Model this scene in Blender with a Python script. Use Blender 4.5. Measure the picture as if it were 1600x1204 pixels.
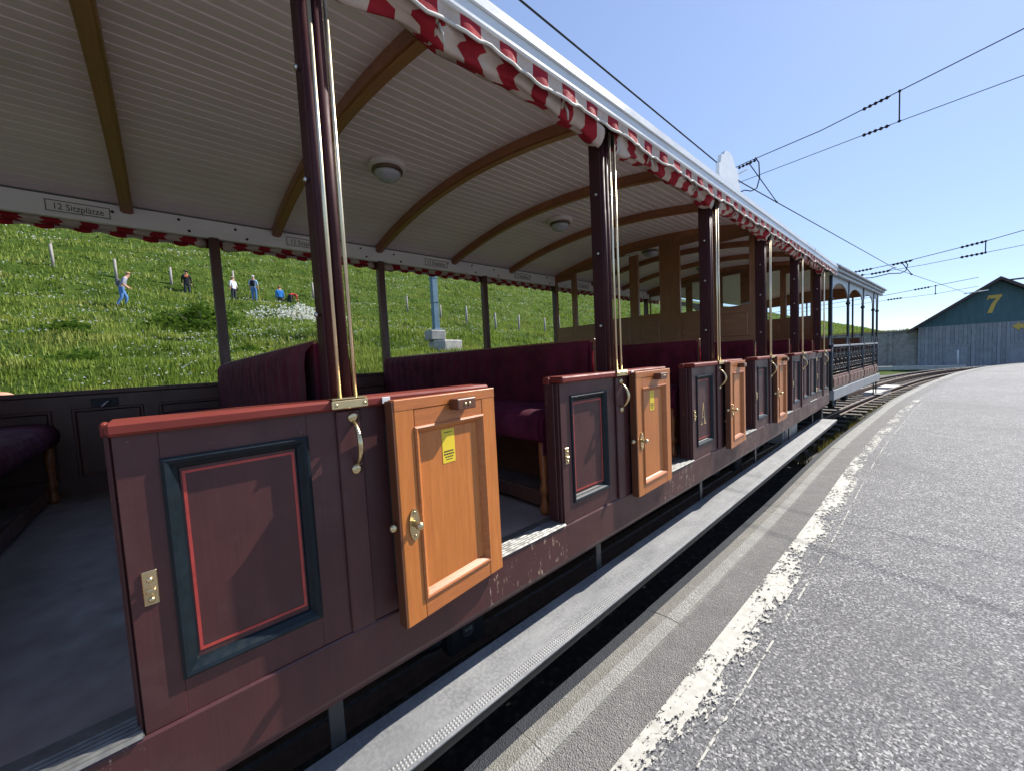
import bpy, bmesh, math, random
import numpy as np
from mathutils import Matrix, Vector
for o in list(bpy.data.objects): bpy.data.objects.remove(o)
R = math.radians
sc = bpy.context.scene
C = sc.collection
rnd = random.Random(7)
PI = math.pi

# ------------------------------------------------------------ camera, sky, sun, exposure
cam = bpy.data.cameras.new('camera'); camo = bpy.data.objects.new('camera', cam); C.objects.link(camo)
cam.sensor_fit = 'HORIZONTAL'; cam.sensor_width = 36.0; cam.lens = 13.43
cam.clip_start = 0.02; cam.clip_end = 9000
_r = Vector((0.67101514, 0.73970779, -0.05070566))
_d = Vector((0.01350871, -0.08057331, -0.99665714))
_f = Vector((-0.74132057, 0.66808707, -0.06405841))
m = Matrix.Identity(4)
for i in range(3):
    m[i][0] = _r[i]; m[i][1] = -_d[i]; m[i][2] = -_f[i]
m[0][3], m[1][3], m[2][3] = 1.22, 0.0, 1.45
camo.matrix_world = m
sc.camera = camo

SUN_AZ, SUN_EL = 14.0, 44.0          # azimuth measured from +Y towards +X
w = bpy.data.worlds.new('World'); sc.world = w; w.use_nodes = True
nt = w.node_tree; nt.nodes.clear()
sky = nt.nodes.new('ShaderNodeTexSky'); sky.sky_type = 'NISHITA'; sky.sun_disc = False
sky.sun_elevation = R(SUN_EL); sky.sun_rotation = R(SUN_AZ); sky.altitude = 3000
sky.air_density = 0.9; sky.dust_density = 1.1; sky.ozone_density = 2.6
bg = nt.nodes.new('ShaderNodeBackground'); bg.inputs[1].default_value = 0.145
ow = nt.nodes.new('ShaderNodeOutputWorld')
# soft shoulder on the sky's brightness, the same in every direction, as the camera's tone curve does
hs_ = nt.nodes.new('ShaderNodeSeparateColor'); hs_.mode = 'HSV'; hc_ = nt.nodes.new('ShaderNodeCombineColor'); hc_.mode = 'HSV'
dv = nt.nodes.new('ShaderNodeMath'); dv.operation = 'MULTIPLY_ADD'; dv.inputs[1].default_value = 1/3.4; dv.inputs[2].default_value = 1.0
qv = nt.nodes.new('ShaderNodeMath'); qv.operation = 'DIVIDE'
nt.links.new(sky.outputs[0], hs_.inputs[0]); nt.links.new(hs_.outputs[0], hc_.inputs[0]); sv_ = nt.nodes.new('ShaderNodeMath'); sv_.operation = 'MULTIPLY'; sv_.inputs[1].default_value = .86
nt.links.new(hs_.outputs[1], sv_.inputs[0]); nt.links.new(sv_.outputs[0], hc_.inputs[1])
nt.links.new(hs_.outputs[2], dv.inputs[0]); nt.links.new(hs_.outputs[2], qv.inputs[0]); nt.links.new(dv.outputs[0], qv.inputs[1]); nt.links.new(qv.outputs[0], hc_.inputs[2])
nt.links.new(hc_.outputs[0], bg.inputs[0]); nt.links.new(bg.outputs[0], ow.inputs[0])
sl = bpy.data.lights.new('sun', 'SUN'); sl.energy = 2.25; sl.angle = R(0.53); sl.color = (1.0, 0.95, 0.87)
so = bpy.data.objects.new('sun', sl); C.objects.link(so)
sd = Vector((math.sin(R(SUN_AZ))*math.cos(R(SUN_EL)), math.cos(R(SUN_AZ))*math.cos(R(SUN_EL)), math.sin(R(SUN_EL))))
so.rotation_euler = sd.to_track_quat('Z', 'Y').to_euler(); so.location = sd*60
sc.view_settings.view_transform = 'Standard'; sc.view_settings.look = 'None'
sc.view_settings.gamma = 1.0; sc.view_settings.use_curve_mapping = False
sc.view_settings.exposure = 1.92
sc.cycles.max_bounces = 7; sc.cycles.diffuse_bounces = 5; sc.cycles.glossy_bounces = 3; sc.cycles.transparent_max_bounces = 6

# ------------------------------------------------------------ materials
MATS = {}
def newmat(name):
    mt = bpy.data.materials.new(name); mt.use_nodes = True
    n = mt.node_tree.nodes; n.clear()
    out = n.new('ShaderNodeOutputMaterial'); b = n.new('ShaderNodeBsdfPrincipled')
    mt.node_tree.links.new(b.outputs[0], out.inputs[0])
    MATS[name] = mt
    return mt, mt.node_tree, b
def N(t, typ, **kw):
    n = t.nodes.new(typ)
    for k, v in kw.items():
        if k.startswith('i_'): n.inputs[k[2:].replace('_', ' ')].default_value = v
        else: setattr(n, k, v)
    return n
def coords(t, scale=(1, 1, 1), world=True):
    if world: src = N(t, 'ShaderNodeNewGeometry').outputs['Position']
    else: src = N(t, 'ShaderNodeTexCoord').outputs['Object']
    mp = N(t, 'ShaderNodeMapping'); mp.inputs['Scale'].default_value = scale
    t.links.new(src, mp.inputs[0]); return mp.outputs[0]
def ramp(t, src, stops, interp='LINEAR'):
    r = N(t, 'ShaderNodeValToRGB'); r.color_ramp.interpolation = interp
    e = r.color_ramp.elements
    while len(e) < len(stops): e.new(0.5)
    for el, (p, c) in zip(e, stops):
        el.position = p; el.color = (*c, 1) if len(c) == 3 else c
    t.links.new(src, r.inputs[0]); return r.outputs[0]
def mixc(t, fac, a, b, mode='MIX'):
    mx = N(t, 'ShaderNodeMix', data_type='RGBA', blend_type=mode)
    for s, v in ((0, fac), (6, a), (7, b)):
        if isinstance(v, (int, float)): mx.inputs[s].default_value = v
        elif isinstance(v, tuple): mx.inputs[s].default_value = (*v, 1)
        else: t.links.new(v, mx.inputs[s])
    return mx.outputs[2]
def noise(t, vec, scale, detail=4, rough=.55, dist=0):
    n = N(t, 'ShaderNodeTexNoise'); n.inputs['Scale'].default_value = scale
    n.inputs['Detail'].default_value = detail; n.inputs['Roughness'].default_value = rough
    n.inputs['Distortion'].default_value = dist
    t.links.new(vec, n.inputs['Vector']); return n.outputs['Fac']
def bump(t, b, h, strength=.3, dist=.01):
    bp = N(t, 'ShaderNodeBump'); bp.inputs['Strength'].default_value = strength
    bp.inputs['Distance'].default_value = dist
    t.links.new(h, bp.inputs['Height']); t.links.new(bp.outputs[0], b.inputs['Normal'])
def paint(name, col, rough=.4, var=.18, sc_=(1, 1, 1), scale=9, bs=.08, metal=0, spec=.5, bscale=60, coat=0, dirt=None):
    mt, t, b = newmat(name)
    v = coords(t, sc_)
    f = noise(t, v, scale, 5)
    lo = tuple(c*(1-var) for c in col); hi = tuple(min(1, c*(1+var)) for c in col)
    c = ramp(t, f, [(.3, lo), (.7, hi)])
    if dirt:
        f3 = noise(t, v, scale*.35, 6, .7)
        c = mixc(t, ramp(t, f3, [(.5, (0, 0, 0)), (.75, (.7, .7, .7))]), c, dirt)
    t.links.new(c, b.inputs['Base Color'])
    f2 = noise(t, v, bscale, 3)
    rr = ramp(t, noise(t, v, scale*2.3, 4), [(.3, (rough*.8,)*3), (.7, (min(1, rough*1.25),)*3)])
    t.links.new(rr, b.inputs['Roughness'])
    b.inputs['Metallic'].default_value = metal; b.inputs['Specular IOR Level'].default_value = spec
    b.inputs['Coat Weight'].default_value = coat; b.inputs['Coat Roughness'].default_value = .15
    bump(t, b, f2, bs, .004)
    return mt
def wood(name, dark, light, grain=(14, 14, .8), rough=.4, spec=.5, scale=5, coat=.15):
    mt, t, b = newmat(name)
    v = coords(t, grain)
    f = noise(t, v, scale, 6, .6, .6)
    f2 = noise(t, v, scale*5, 3, .6)
    big = noise(t, coords(t, (1, 1, 1)), 3.0, 3)
    c = ramp(t, f, [(.25, dark), (.55, tuple((a+b_)/2 for a, b_ in zip(dark, light))), (.8, light)])
    c = mixc(t, ramp(t, f2, [(.5, (0, 0, 0)), (.75, (.35,)*3)]), c, tuple(x*.6 for x in dark))
    c = mixc(t, ramp(t, big, [(.35, (0,)*3), (.75, (.3,)*3)]), c, tuple(x*.75 for x in dark))
    t.links.new(c, b.inputs['Base Color'])
    b.inputs['Roughness'].default_value = rough; b.inputs['Specular IOR Level'].default_value = spec
    b.inputs['Coat Weight'].default_value = coat; b.inputs['Coat Roughness'].default_value = .2
    bump(t, b, f2, .12, .003)
    return mt

mt, t, b = newmat('maroon')
f = noise(t, coords(t, (1, 1, .3)), 12, 5); st_ = noise(t, coords(t, (30, 30, .6)), 4, 4, .6)
c = ramp(t, f, [(.3, (.055, .0165, .0165)), (.7, (.078, .0215, .0205))])
c = mixc(t, ramp(t, st_, [(.55, (0,)*3), (.8, (.30,)*3)]), c, (.11, .040, .036))
sc1 = noise(t, coords(t, (1, 1, 2.2)), 38, 6, .75, .5); zone = noise(t, coords(t), 2.6, 3)
chip = mixc(t, 1.0, ramp(t, sc1, [(.66, (0,)*3), (.69, (1,)*3)]), ramp(t, zone, [(.50, (0,)*3), (.58, (1,)*3)]), 'MULTIPLY')
c = mixc(t, chip, c, (.26, .15, .10))
c = mixc(t, ramp(t, noise(t, coords(t), 4.5, 6, .7), [(.52, (0,)*3), (.75, (.25,)*3)]), c, (.12, .085, .075))
t.links.new(c, b.inputs['Base Color'])
t.links.new(ramp(t, noise(t, coords(t), 7, 5, .65), [(.3, (.34,)*3), (.7, (.58,)*3)]), b.inputs['Roughness']); b.inputs['Specular IOR Level'].default_value = .45
bump(t, b, st_, .10, .003)
paint('maroon_red', (.175, .027, .019), .55, .2, (1, .25, 1), 14, .08, spec=.3)
paint('maroon_dark', (.055, .015, .017), .58, .2, (1, 1, .4), 10, .06, spec=.28)
paint('navy', (.004, .009, .013), .42, .25, scale=20, bs=.06, spec=.3)
paint('pinstripe', (.40, .045, .035), .45, .15, scale=25)
paint('gold_leaf', (.55, .36, .16), .45, .15, scale=30)
paint('brass', (.66, .52, .30), .30, .10, scale=12, bs=.02, metal=1)
paint('rod_brass', (.74, .64, .45), .36, .06, scale=5, bs=0, metal=1)
paint('threshold_steel', (.16, .16, .15), .55, .25, scale=20, bs=.1, metal=.6)
paint('steel', (.55, .55, .56), .35, .2, scale=30, bs=.05, metal=1)
paint('stud_grey', (.30, .30, .29), .55, .2, scale=20)
paint('screw', (.6, .58, .52), .3, .1, metal=1)
paint('ceiling_white', (.87, .75, .735), .45, .05, (1, .2, 1), 6, .05, coat=.06, dirt=(.76, .645, .62))
paint('beam_white', (.84, .83, .81), .45, .06, (1, .4, 1), 6, .04)
paint('fascia_white', (.70, .72, .73), .35, .06, (1, .4, 1), 5, .05, dirt=(.5, .5, .5))
paint('sign_white', (.80, .79, .75), .35, .05)
paint('sign_black', (.012, .013, .016), .5, .1)
paint('lamp_white', (.72, .68, .62), .35, .08)
paint('lamp_glass', (.50, .53, .56), .12, .1, spec=.7)
paint('lamp_ring', (.16, .11, .07), .4, .3, metal=.6)
wood('oak_door', (.42, .125, .022), (.60, .205, .042), (16, 16, .9))
wood('oak_door_h', (.36, .105, .024), (.53, .18, .046), (16, 1.0, 16))
wood('oak_edge', (.10, .030, .014), (.17, .062, .026), (16, 16, .9))
wood('rib_wood', (.26, .088, .040), (.45, .172, .080), (1.2, 18, 1.2), .38)
wood('partition_wood', (.19, .075, .034), (.36, .155, .070), (9, 9, 1), .34)
wood('partition_wood_h', (.19, .075, .034), (.36, .155, .070), (1, 9, 9), .34)
wood('leg_wood', (.25, .08, .025), (.42, .16, .05), (9, 9, 2), .3)
paint('far_wall_brown', (.11, .050, .036), .4, .2, (1, 1, .5), 9, .05)
paint('post_far', (.10, .042, .030), .4, .2, (1, 1, .3), 9, .05)
paint('velvet', (.105, .010, .020), .85, .35, scale=7, bs=.25, spec=.2, bscale=220)
MATS['velvet'].node_tree.nodes['Principled BSDF'].inputs['Sheen Weight'].default_value = .04
paint('velvet_seat', (.085, .010, .028), .85, .35, scale=7, bs=.25, spec=.2, bscale=220)
paint('cloth_red', (.30, .020, .030), .85, .16, scale=16, bs=.2, spec=.15, bscale=300)
paint('cloth_white', (.52, .42, .36), .85, .10, scale=16, bs=.2, spec=.15, bscale=300)
paint('cord_white', (.66, .63, .57), .8, .1)
paint('strap', (.50, .44, .37), .85, .12)
paint('red_cord', (.60, .02, .03), .5, .1)
paint('floor_vinyl', (.27, .235, .22), .48, .22, scale=5, bs=.05, dirt=(.16, .13, .10))
paint('floor_mat', (.035, .036, .045), .6, .3, scale=5)
paint('black_iron', (.012, .012, .013), .5, .35, scale=8, bs=.15)
paint('black_grease', (.007, .007, .008), .6, .4, scale=8, bs=.2)
paint('grey_box', (.22, .22, .21), .5, .2, scale=6)
paint('strut_iron', (.025, .026, .028), .45, .3, scale=14)
paint('sticker', (.72, .52, .03), .45, .05)
paint('roof_metal', (.55, .57, .58), .4, .08, dirt=(.4, .4, .4), scale=3)
paint('rail_steel', (.20, .17, .15), .35, .3, scale=10, metal=.7)
paint('rust', (.10, .055, .035), .75, .35, scale=12)
paint('sleeper', (.085, .070, .060), .85, .35, scale=6, bs=.4)
paint('concrete', (.30, .29, .27), .85, .22, scale=4, bs=.4, bscale=40, dirt=(.14, .13, .11))
paint('slab', (.52, .50, .46), .85, .15, scale=5, bs=.3)
paint('wire', (.022, .024, .027), .85, .1, bs=0, spec=.1)
paint('insulator', (.030, .022, .022), .8, .2, spec=.15)
paint('clip_white', (.7, .72, .72), .4, .1)
paint('mast_blue', (.11, .19, .25), .5, .15, scale=4, bs=.1)
paint('shed_green', (.050, .125, .150), .6, .15, (1, 1, .2), 4)
paint('shed_roof', (.070, .050, .052), .7, .2)
paint('shed_gold', (.60, .42, .08), .5, .1)
paint('coach2_grey', (.27, .28, .29), .4, .12, scale=6)
paint('coach2_blue', (.022, .028, .036), .35, .2, scale=6)
paint('coach2_brown', (.16, .062, .035), .4, .2, scale=8)
paint('fence_wood', (.26, .24, .22), .85, .25, (4, 4, .8), 8, .4)
paint('stone_step', (.34, .33, .31), .85, .2, scale=6, bs=.4)
for nm, col in dict(skin=(.52, .28, .19), jeans=(.085, .19, .42), grey_shirt=(.30, .30, .36), tan_cap=(.38, .25, .13), black_cloth=(.014, .015, .02),
                    orange_top=(.6, .17, .06), white_shirt=(.60, .62, .72), straw=(.55, .36, .20), blue_shirt=(.26, .38, .55), grey_hair=(.55, .54, .52), blue_jacket=(.03, .20, .58), brown_hair=(.25, .13, .06), red_jacket=(.50, .035, .04),
                    dark_trousers=(.03, .035, .045), shoe=(.05, .045, .04), dark_hat=(.05, .06, .05), backpack_grey=(.10, .10, .13)).items():
    paint(nm, col, .8, .15, scale=18, bs=.1, spec=.2)
for i in range(6):
    g = .30+.10*rnd.random()
    wood('shed_plank_%d' % i, (g*.6, g*.64, g*.72), (g*1.45, g*1.5, g*1.62), (10, 10, .5), .8, .2, coat=0)

# footboard: worn grey wooden running board
mt, t, b = newmat('footboard_grey')
v = coords(t, (1, .35, 1)); f = noise(t, v, 11, 7, .65); f2 = noise(t, coords(t), 70, 4, .6); f3 = noise(t, coords(t), 3, 4)
c = ramp(t, f, [(.25, (.11, .113, .118)), (.5, (.20, .20, .202)), (.8, (.30, .30, .295))])
c = mixc(t, ramp(t, f2, [(.42, (0,)*3), (.62, (.45,)*3)]), c, (.33, .33, .325))
c = mixc(t, ramp(t, f3, [(.45, (0,)*3), (.7, (.5,)*3)]), c, (.13, .133, .14))
t.links.new(c, b.inputs['Base Color']); b.inputs['Roughness'].default_value = .62; bump(t, b, f2, .25, .004)

# sill paint, chipped
mt, t, b = newmat('maroon_chipped')
v = coords(t, (1, 1.0, .30)); f = noise(t, coords(t, (1, 1, .35)), 10, 5)
c = ramp(t, f, [(.3, (.056, .0165, .0165)), (.7, (.078, .0215, .0205))])
ch = ramp(t, noise(t, v, 55, 5, .7, .4), [(.585, (0,)*3), (.62, (1,)*3)])
msk = ramp(t, noise(t, coords(t), 5.0, 3), [(.42, (0,)*3), (.50, (1,)*3)])
mm = mixc(t, 1.0, ch, msk, 'MULTIPLY')
c = mixc(t, mm, c, (.42, .29, .20)); t.links.new(c, b.inputs['Base Color']); b.inputs['Roughness'].default_value = .42
# edge-worn maroon / bare wood for jamb lips
mt, t, b = newmat('jamb_worn')
f = noise(t, coords(t, (6, 6, 1.4)), 7, 5, .7)
c = ramp(t, f, [(.60, (.058, .017, .017)), (.67, (.11, .042, .026)), (.74, (.30, .16, .08))])
t.links.new(c, b.inputs['Base Color']); b.inputs['Roughness'].default_value = .55

# asphalt
def asphalt(name, dark, mid, light, sv, bs, tint):
    mt, t, b = newmat(name)
    v = coords(t)
    wob = noise(t, v, 35, 2)
    vo = N(t, 'ShaderNodeTexVoronoi'); vo.inputs['Scale'].default_value = sv; vo.inputs['Randomness'].default_value = 1
    t.links.new(v, vo.inputs['Vector'])
    hs = N(t, 'ShaderNodeSeparateColor'); t.links.new(vo.outputs['Color'], hs.inputs[0])
    c = ramp(t, hs.outputs[0], [(.0, dark), (.55, mid), (.82, mid), (1., light)])
    edge = ramp(t, vo.outputs['Distance'], [(.30, (0,)*3), (.62, (.85,)*3)])
    c = mixc(t, edge, c, tuple(x*.75 for x in dark))
    fine = noise(t, v, 260, 3, .7)
    c = mixc(t, ramp(t, fine, [(.35, (.55,)*3), (.7, (0,)*3)]), c, dark)
    big = noise(t, v, .9, 5, .6)
    c = mixc(t, ramp(t, big, [(.35, (0,)*3), (.72, (.4,)*3)]), c, tint)
    med = noise(t, v, 6, 4, .65)
    c = mixc(t, ramp(t, med, [(.42, (.38,)*3), (.6, (0,)*3)]), c, tuple(x*.8 for x in dark))
    t.links.new(c, b.inputs['Base Color']); b.inputs['Roughness'].default_value = .8; b.inputs['Specular IOR Level'].default_value = .35
    hgt = N(t, 'ShaderNodeMath', operation='SUBTRACT'); hgt.inputs[0].default_value = 1
    t.links.new(vo.outputs['Distance'], hgt.inputs[1])
    had = N(t, 'ShaderNodeMath', operation='ADD'); t.links.new(hgt.outputs[0], had.inputs[0]); t.links.new(wob, had.inputs[1])
    bump(t, b, had.outputs[0], bs, .012)
mt, t, b = newmat('asphalt')
v0 = coords(t)
wn = N(t, 'ShaderNodeTexNoise'); wn.inputs['Scale'].default_value = 45; wn.inputs['Detail'].default_value = 3; t.links.new(v0, wn.inputs['Vector'])
va = N(t, 'ShaderNodeVectorMath', operation='SCALE'); va.inputs[3].default_value = .022; t.links.new(wn.outputs['Color'], va.inputs[0])
vb = N(t, 'ShaderNodeVectorMath', operation='ADD'); t.links.new(v0, vb.inputs[0]); t.links.new(va.outputs[0], vb.inputs[1]); v = vb.outputs[0]
cells = []
for sv in (62, 135):
    vo = N(t, 'ShaderNodeTexVoronoi'); vo.inputs['Scale'].default_value = sv; t.links.new(v, vo.inputs['Vector'])
    hs = N(t, 'ShaderNodeSeparateColor'); t.links.new(vo.outputs['Color'], hs.inputs[0]); cells.append((hs.outputs[0], hs.outputs[1], vo.outputs['Distance']))
c = ramp(t, cells[0][0], [(0, (.085, .086, .094)), (.35, (.16, .16, .17)), (.8, (.27, .27, .275)), (.93, (.34, .335, .33)), (1, (.66, .65, .63))])
c2 = ramp(t, cells[1][0], [(0, (.06, .06, .066)), (.4, (.15, .15, .158)), (.82, (.30, .30, .30)), (1, (.70, .69, .67))])
c = mixc(t, .55, c, c2); c = mixc(t, 1.0, c, (.92, .92, .92), 'MULTIPLY')
pit = ramp(t, noise(t, v0, 85, 4, .7), [(.43, (1,)*3), (.50, (0,)*3)]); c = mixc(t, pit, c, (.020, .020, .023)); c = mixc(t, ramp(t, cells[1][1], [(.86, (0,)*3), (.93, (.85,)*3)]), c, (.62, .61, .59))
c = mixc(t, ramp(t, noise(t, v0, 1.1, 5, .6), [(.35, (0,)*3), (.75, (.35,)*3)]), c, (.17, .168, .175))
c = mixc(t, ramp(t, noise(t, v0, 4.5, 5, .7), [(.38, (.40,)*3), (.58, (0,)*3)]), c, (.10, .10, .107))
c = mixc(t, ramp(t, noise(t, v0, .45, 4, .55), [(.46, (0,)*3), (.60, (.40,)*3)]), c, (.105, .103, .106))
c = mixc(t, ramp(t, noise(t, v0, 2.3, 6, .75), [(.60, (0,)*3), (.72, (.55,)*3)]), c, (.075, .075, .08))
ve = N(t, 'ShaderNodeTexVoronoi', feature='DISTANCE_TO_EDGE'); ve.inputs['Scale'].default_value = .55
wv = N(t, 'ShaderNodeTexNoise'); wv.inputs['Scale'].default_value = 3; wv.inputs['Detail'].default_value = 6; t.links.new(v0, wv.inputs['Vector'])
wa = N(t, 'ShaderNodeVectorMath', operation='SCALE'); wa.inputs[3].default_value = .5; t.links.new(wv.outputs['Color'], wa.inputs[0])
wb_ = N(t, 'ShaderNodeVectorMath', operation='ADD'); t.links.new(v0, wb_.inputs[0]); t.links.new(wa.outputs[0], wb_.inputs[1]); t.links.new(wb_.outputs[0], ve.inputs['Vector'])
ck = mixc(t, 1.0, ramp(t, ve.outputs['Distance'], [(.002, (.8,)*3), (.006, (0,)*3)]), ramp(t, noise(t, v0, .8, 3), [(.48, (0,)*3), (.56, (1,)*3)]), 'MULTIPLY')
t.links.new(c, b.inputs['Base Color']); b.inputs['Roughness'].default_value = .75; b.inputs['Specular IOR Level'].default_value = .35
h1 = N(t, 'ShaderNodeMath', operation='MULTIPLY_ADD'); h1.inputs[1].default_value = .8; t.links.new(cells[1][1], h1.inputs[0]); t.links.new(noise(t, v0, 85, 4, .7), h1.inputs[2])
h2 = N(t, 'ShaderNodeMath', operation='MULTIPLY_ADD'); h2.inputs[1].default_value = .6; t.links.new(cells[0][1], h2.inputs[0]); t.links.new(h1.outputs[0], h2.inputs[2])
bump(t, b, h2.outputs[0], .75, .006)
asphalt('asphalt_fine', (.14, .135, .13), (.27, .26, .25), (.48, .47, .45), 150, .6, (.22, .21, .20))
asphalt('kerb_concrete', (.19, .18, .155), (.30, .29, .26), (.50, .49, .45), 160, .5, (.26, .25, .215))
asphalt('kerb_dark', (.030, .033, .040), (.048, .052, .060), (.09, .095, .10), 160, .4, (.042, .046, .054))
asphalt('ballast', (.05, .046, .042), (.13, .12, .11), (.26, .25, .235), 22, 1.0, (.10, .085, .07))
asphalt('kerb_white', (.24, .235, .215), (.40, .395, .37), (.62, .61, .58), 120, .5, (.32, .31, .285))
# worn road paint (holes where the paint is gone)
def worn_paint(name, lo, hi):
    mt, t, b = newmat(name)
    out = [n for n in t.nodes if n.type == 'OUTPUT_MATERIAL'][0]
    a = noise(t, coords(t, (1, .55, 1)), 60, 5, .65, .3); big = noise(t, coords(t, (2.5, .8, 1)), 2.6, 5, .6)
    ad = N(t, 'ShaderNodeMath', operation='MULTIPLY_ADD'); ad.inputs[1].default_value = .9
    t.links.new(big, ad.inputs[0]); t.links.new(a, ad.inputs[2])
    fac = ramp(t, ad.outputs[0], [(lo, (0,)*3), (hi, (1,)*3)])
    c = ramp(t, noise(t, coords(t), 25, 4), [(.3, (.36, .35, .31)), (.7, (.50, .49, .44))])
    t.links.new(c, b.inputs['Base Color']); b.inputs['Roughness'].default_value = .7; bump(t, b, a, .4, .004)
    tr = N(t, 'ShaderNodeBsdfTransparent'); mx = N(t, 'ShaderNodeMixShader')
    t.links.new(fac, mx.inputs[0]); t.links.new(tr.outputs[0], mx.inputs[1]); t.links.new(b.outputs[0], mx.inputs[2])
    t.links.new(mx.outputs[0], out.inputs[0])
worn_paint('line_paint', .865, .925)
worn_paint('line_paint_edge', .96, 1.02)
worn_paint('line_paint_thin', .90, .98)
worn_paint('line_paint_far', .99, 1.06)
# soil under the meadow
mt, t, b = newmat('meadow_soil')
v = coords(t); f = noise(t, v, .8, 6, .65); f2 = noise(t, v, 9, 5, .7)
c = ramp(t, f, [(.3, (.030, .062, .008)), (.55, (.075, .125, .018)), (.75, (.14, .17, .035))])
c = mixc(t, ramp(t, f2, [(.35, (.6,)*3), (.65, (0,)*3)]), c, (.022, .040, .008))
t.links.new(c, b.inputs['Base Color']); b.inputs['Roughness'].default_value = .95; b.inputs['Specular IOR Level'].default_value = .1
bump(t, b, f2, 1.0, .12)
def leafmat(name, stops, scale=.5, transl=.35, patch=False):
    mt, t, b = newmat(name)
    out = [n for n in t.nodes if n.type == 'OUTPUT_MATERIAL'][0]
    f = noise(t, coords(t), scale, 6, .7)
    c = ramp(t, f, stops)
    if patch:
        c = mixc(t, ramp(t, noise(t, coords(t), 2.2, 5, .7), [(.36, (.5,)*3), (.50, (0,)*3)]), c, (.045, .085, .012))
        c = mixc(t, ramp(t, noise(t, coords(t, (1, .5, 1)), .9, 4, .6), [(.52, (0,)*3), (.66, (.7,)*3)]), c, (.30, .30, .075))
    rn = N(t, 'ShaderNodeNewGeometry').outputs['Random Per Island']
    c = mixc(t, ramp(t, rn, [(0, (.45,)*3), (.5, (0,)*3), (1, (0,)*3)]), c, tuple(x*.55 for x in stops[0][1]))
    c = mixc(t, ramp(t, rn, [(.6, (0,)*3), (1, (.45,)*3)]), c, tuple(min(1, x*1.35) for x in stops[-1][1]))
    t.links.new(c, b.inputs['Base Color']); b.inputs['Roughness'].default_value = .6; b.inputs['Specular IOR Level'].default_value = .25
    tl = N(t, 'ShaderNodeBsdfTranslucent'); t.links.new(c, tl.inputs[0])
    mx = N(t, 'ShaderNodeMixShader'); mx.inputs[0].default_value = transl
    t.links.new(b.outputs[0], mx.inputs[1]); t.links.new(tl.outputs[0], mx.inputs[2]); t.links.new(mx.outputs[0], out.inputs[0])
leafmat('grass', [(.32, (.085, .15, .015)), (.5, (.17, .25, .030)), (.66, (.28, .33, .060))], .45, .4, True)
leafmat('bush_leaf', [(.3, (.065, .125, .016)), (.7, (.13, .21, .030))], 2.0, .45)
leafmat('weed', [(.3, (.10, .11, .02)), (.7, (.20, .17, .04))], 2.0)
leafmat('petal', [(.3, (.74, .74, .64)), (.7, (.85, .84, .76))], 2.0, .5)
leafmat('petal_yellow', [(.3, (.55, .45, .03)), (.7, (.65, .55, .05))], 2.0, .2)
# window glass
mt, t, b = newmat('pane_glass')
out = [n for n in t.nodes if n.type == 'OUTPUT_MATERIAL'][0]
tr = N(t, 'ShaderNodeBsdfTransparent'); tr.inputs[0].default_value = (.93, .95, .95, 1)
gl = N(t, 'ShaderNodeBsdfGlossy'); gl.inputs['Roughness'].default_value = .02
fr = N(t, 'ShaderNodeFresnel'); fr.inputs[0].default_value = 1.5
mx = N(t, 'ShaderNodeMixShader'); t.links.new(fr.outputs[0], mx.inputs[0]); t.links.new(tr.outputs[0], mx.inputs[1]); t.links.new(gl.outputs[0], mx.inputs[2])
t.links.new(mx.outputs[0], out.inputs[0])

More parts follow.
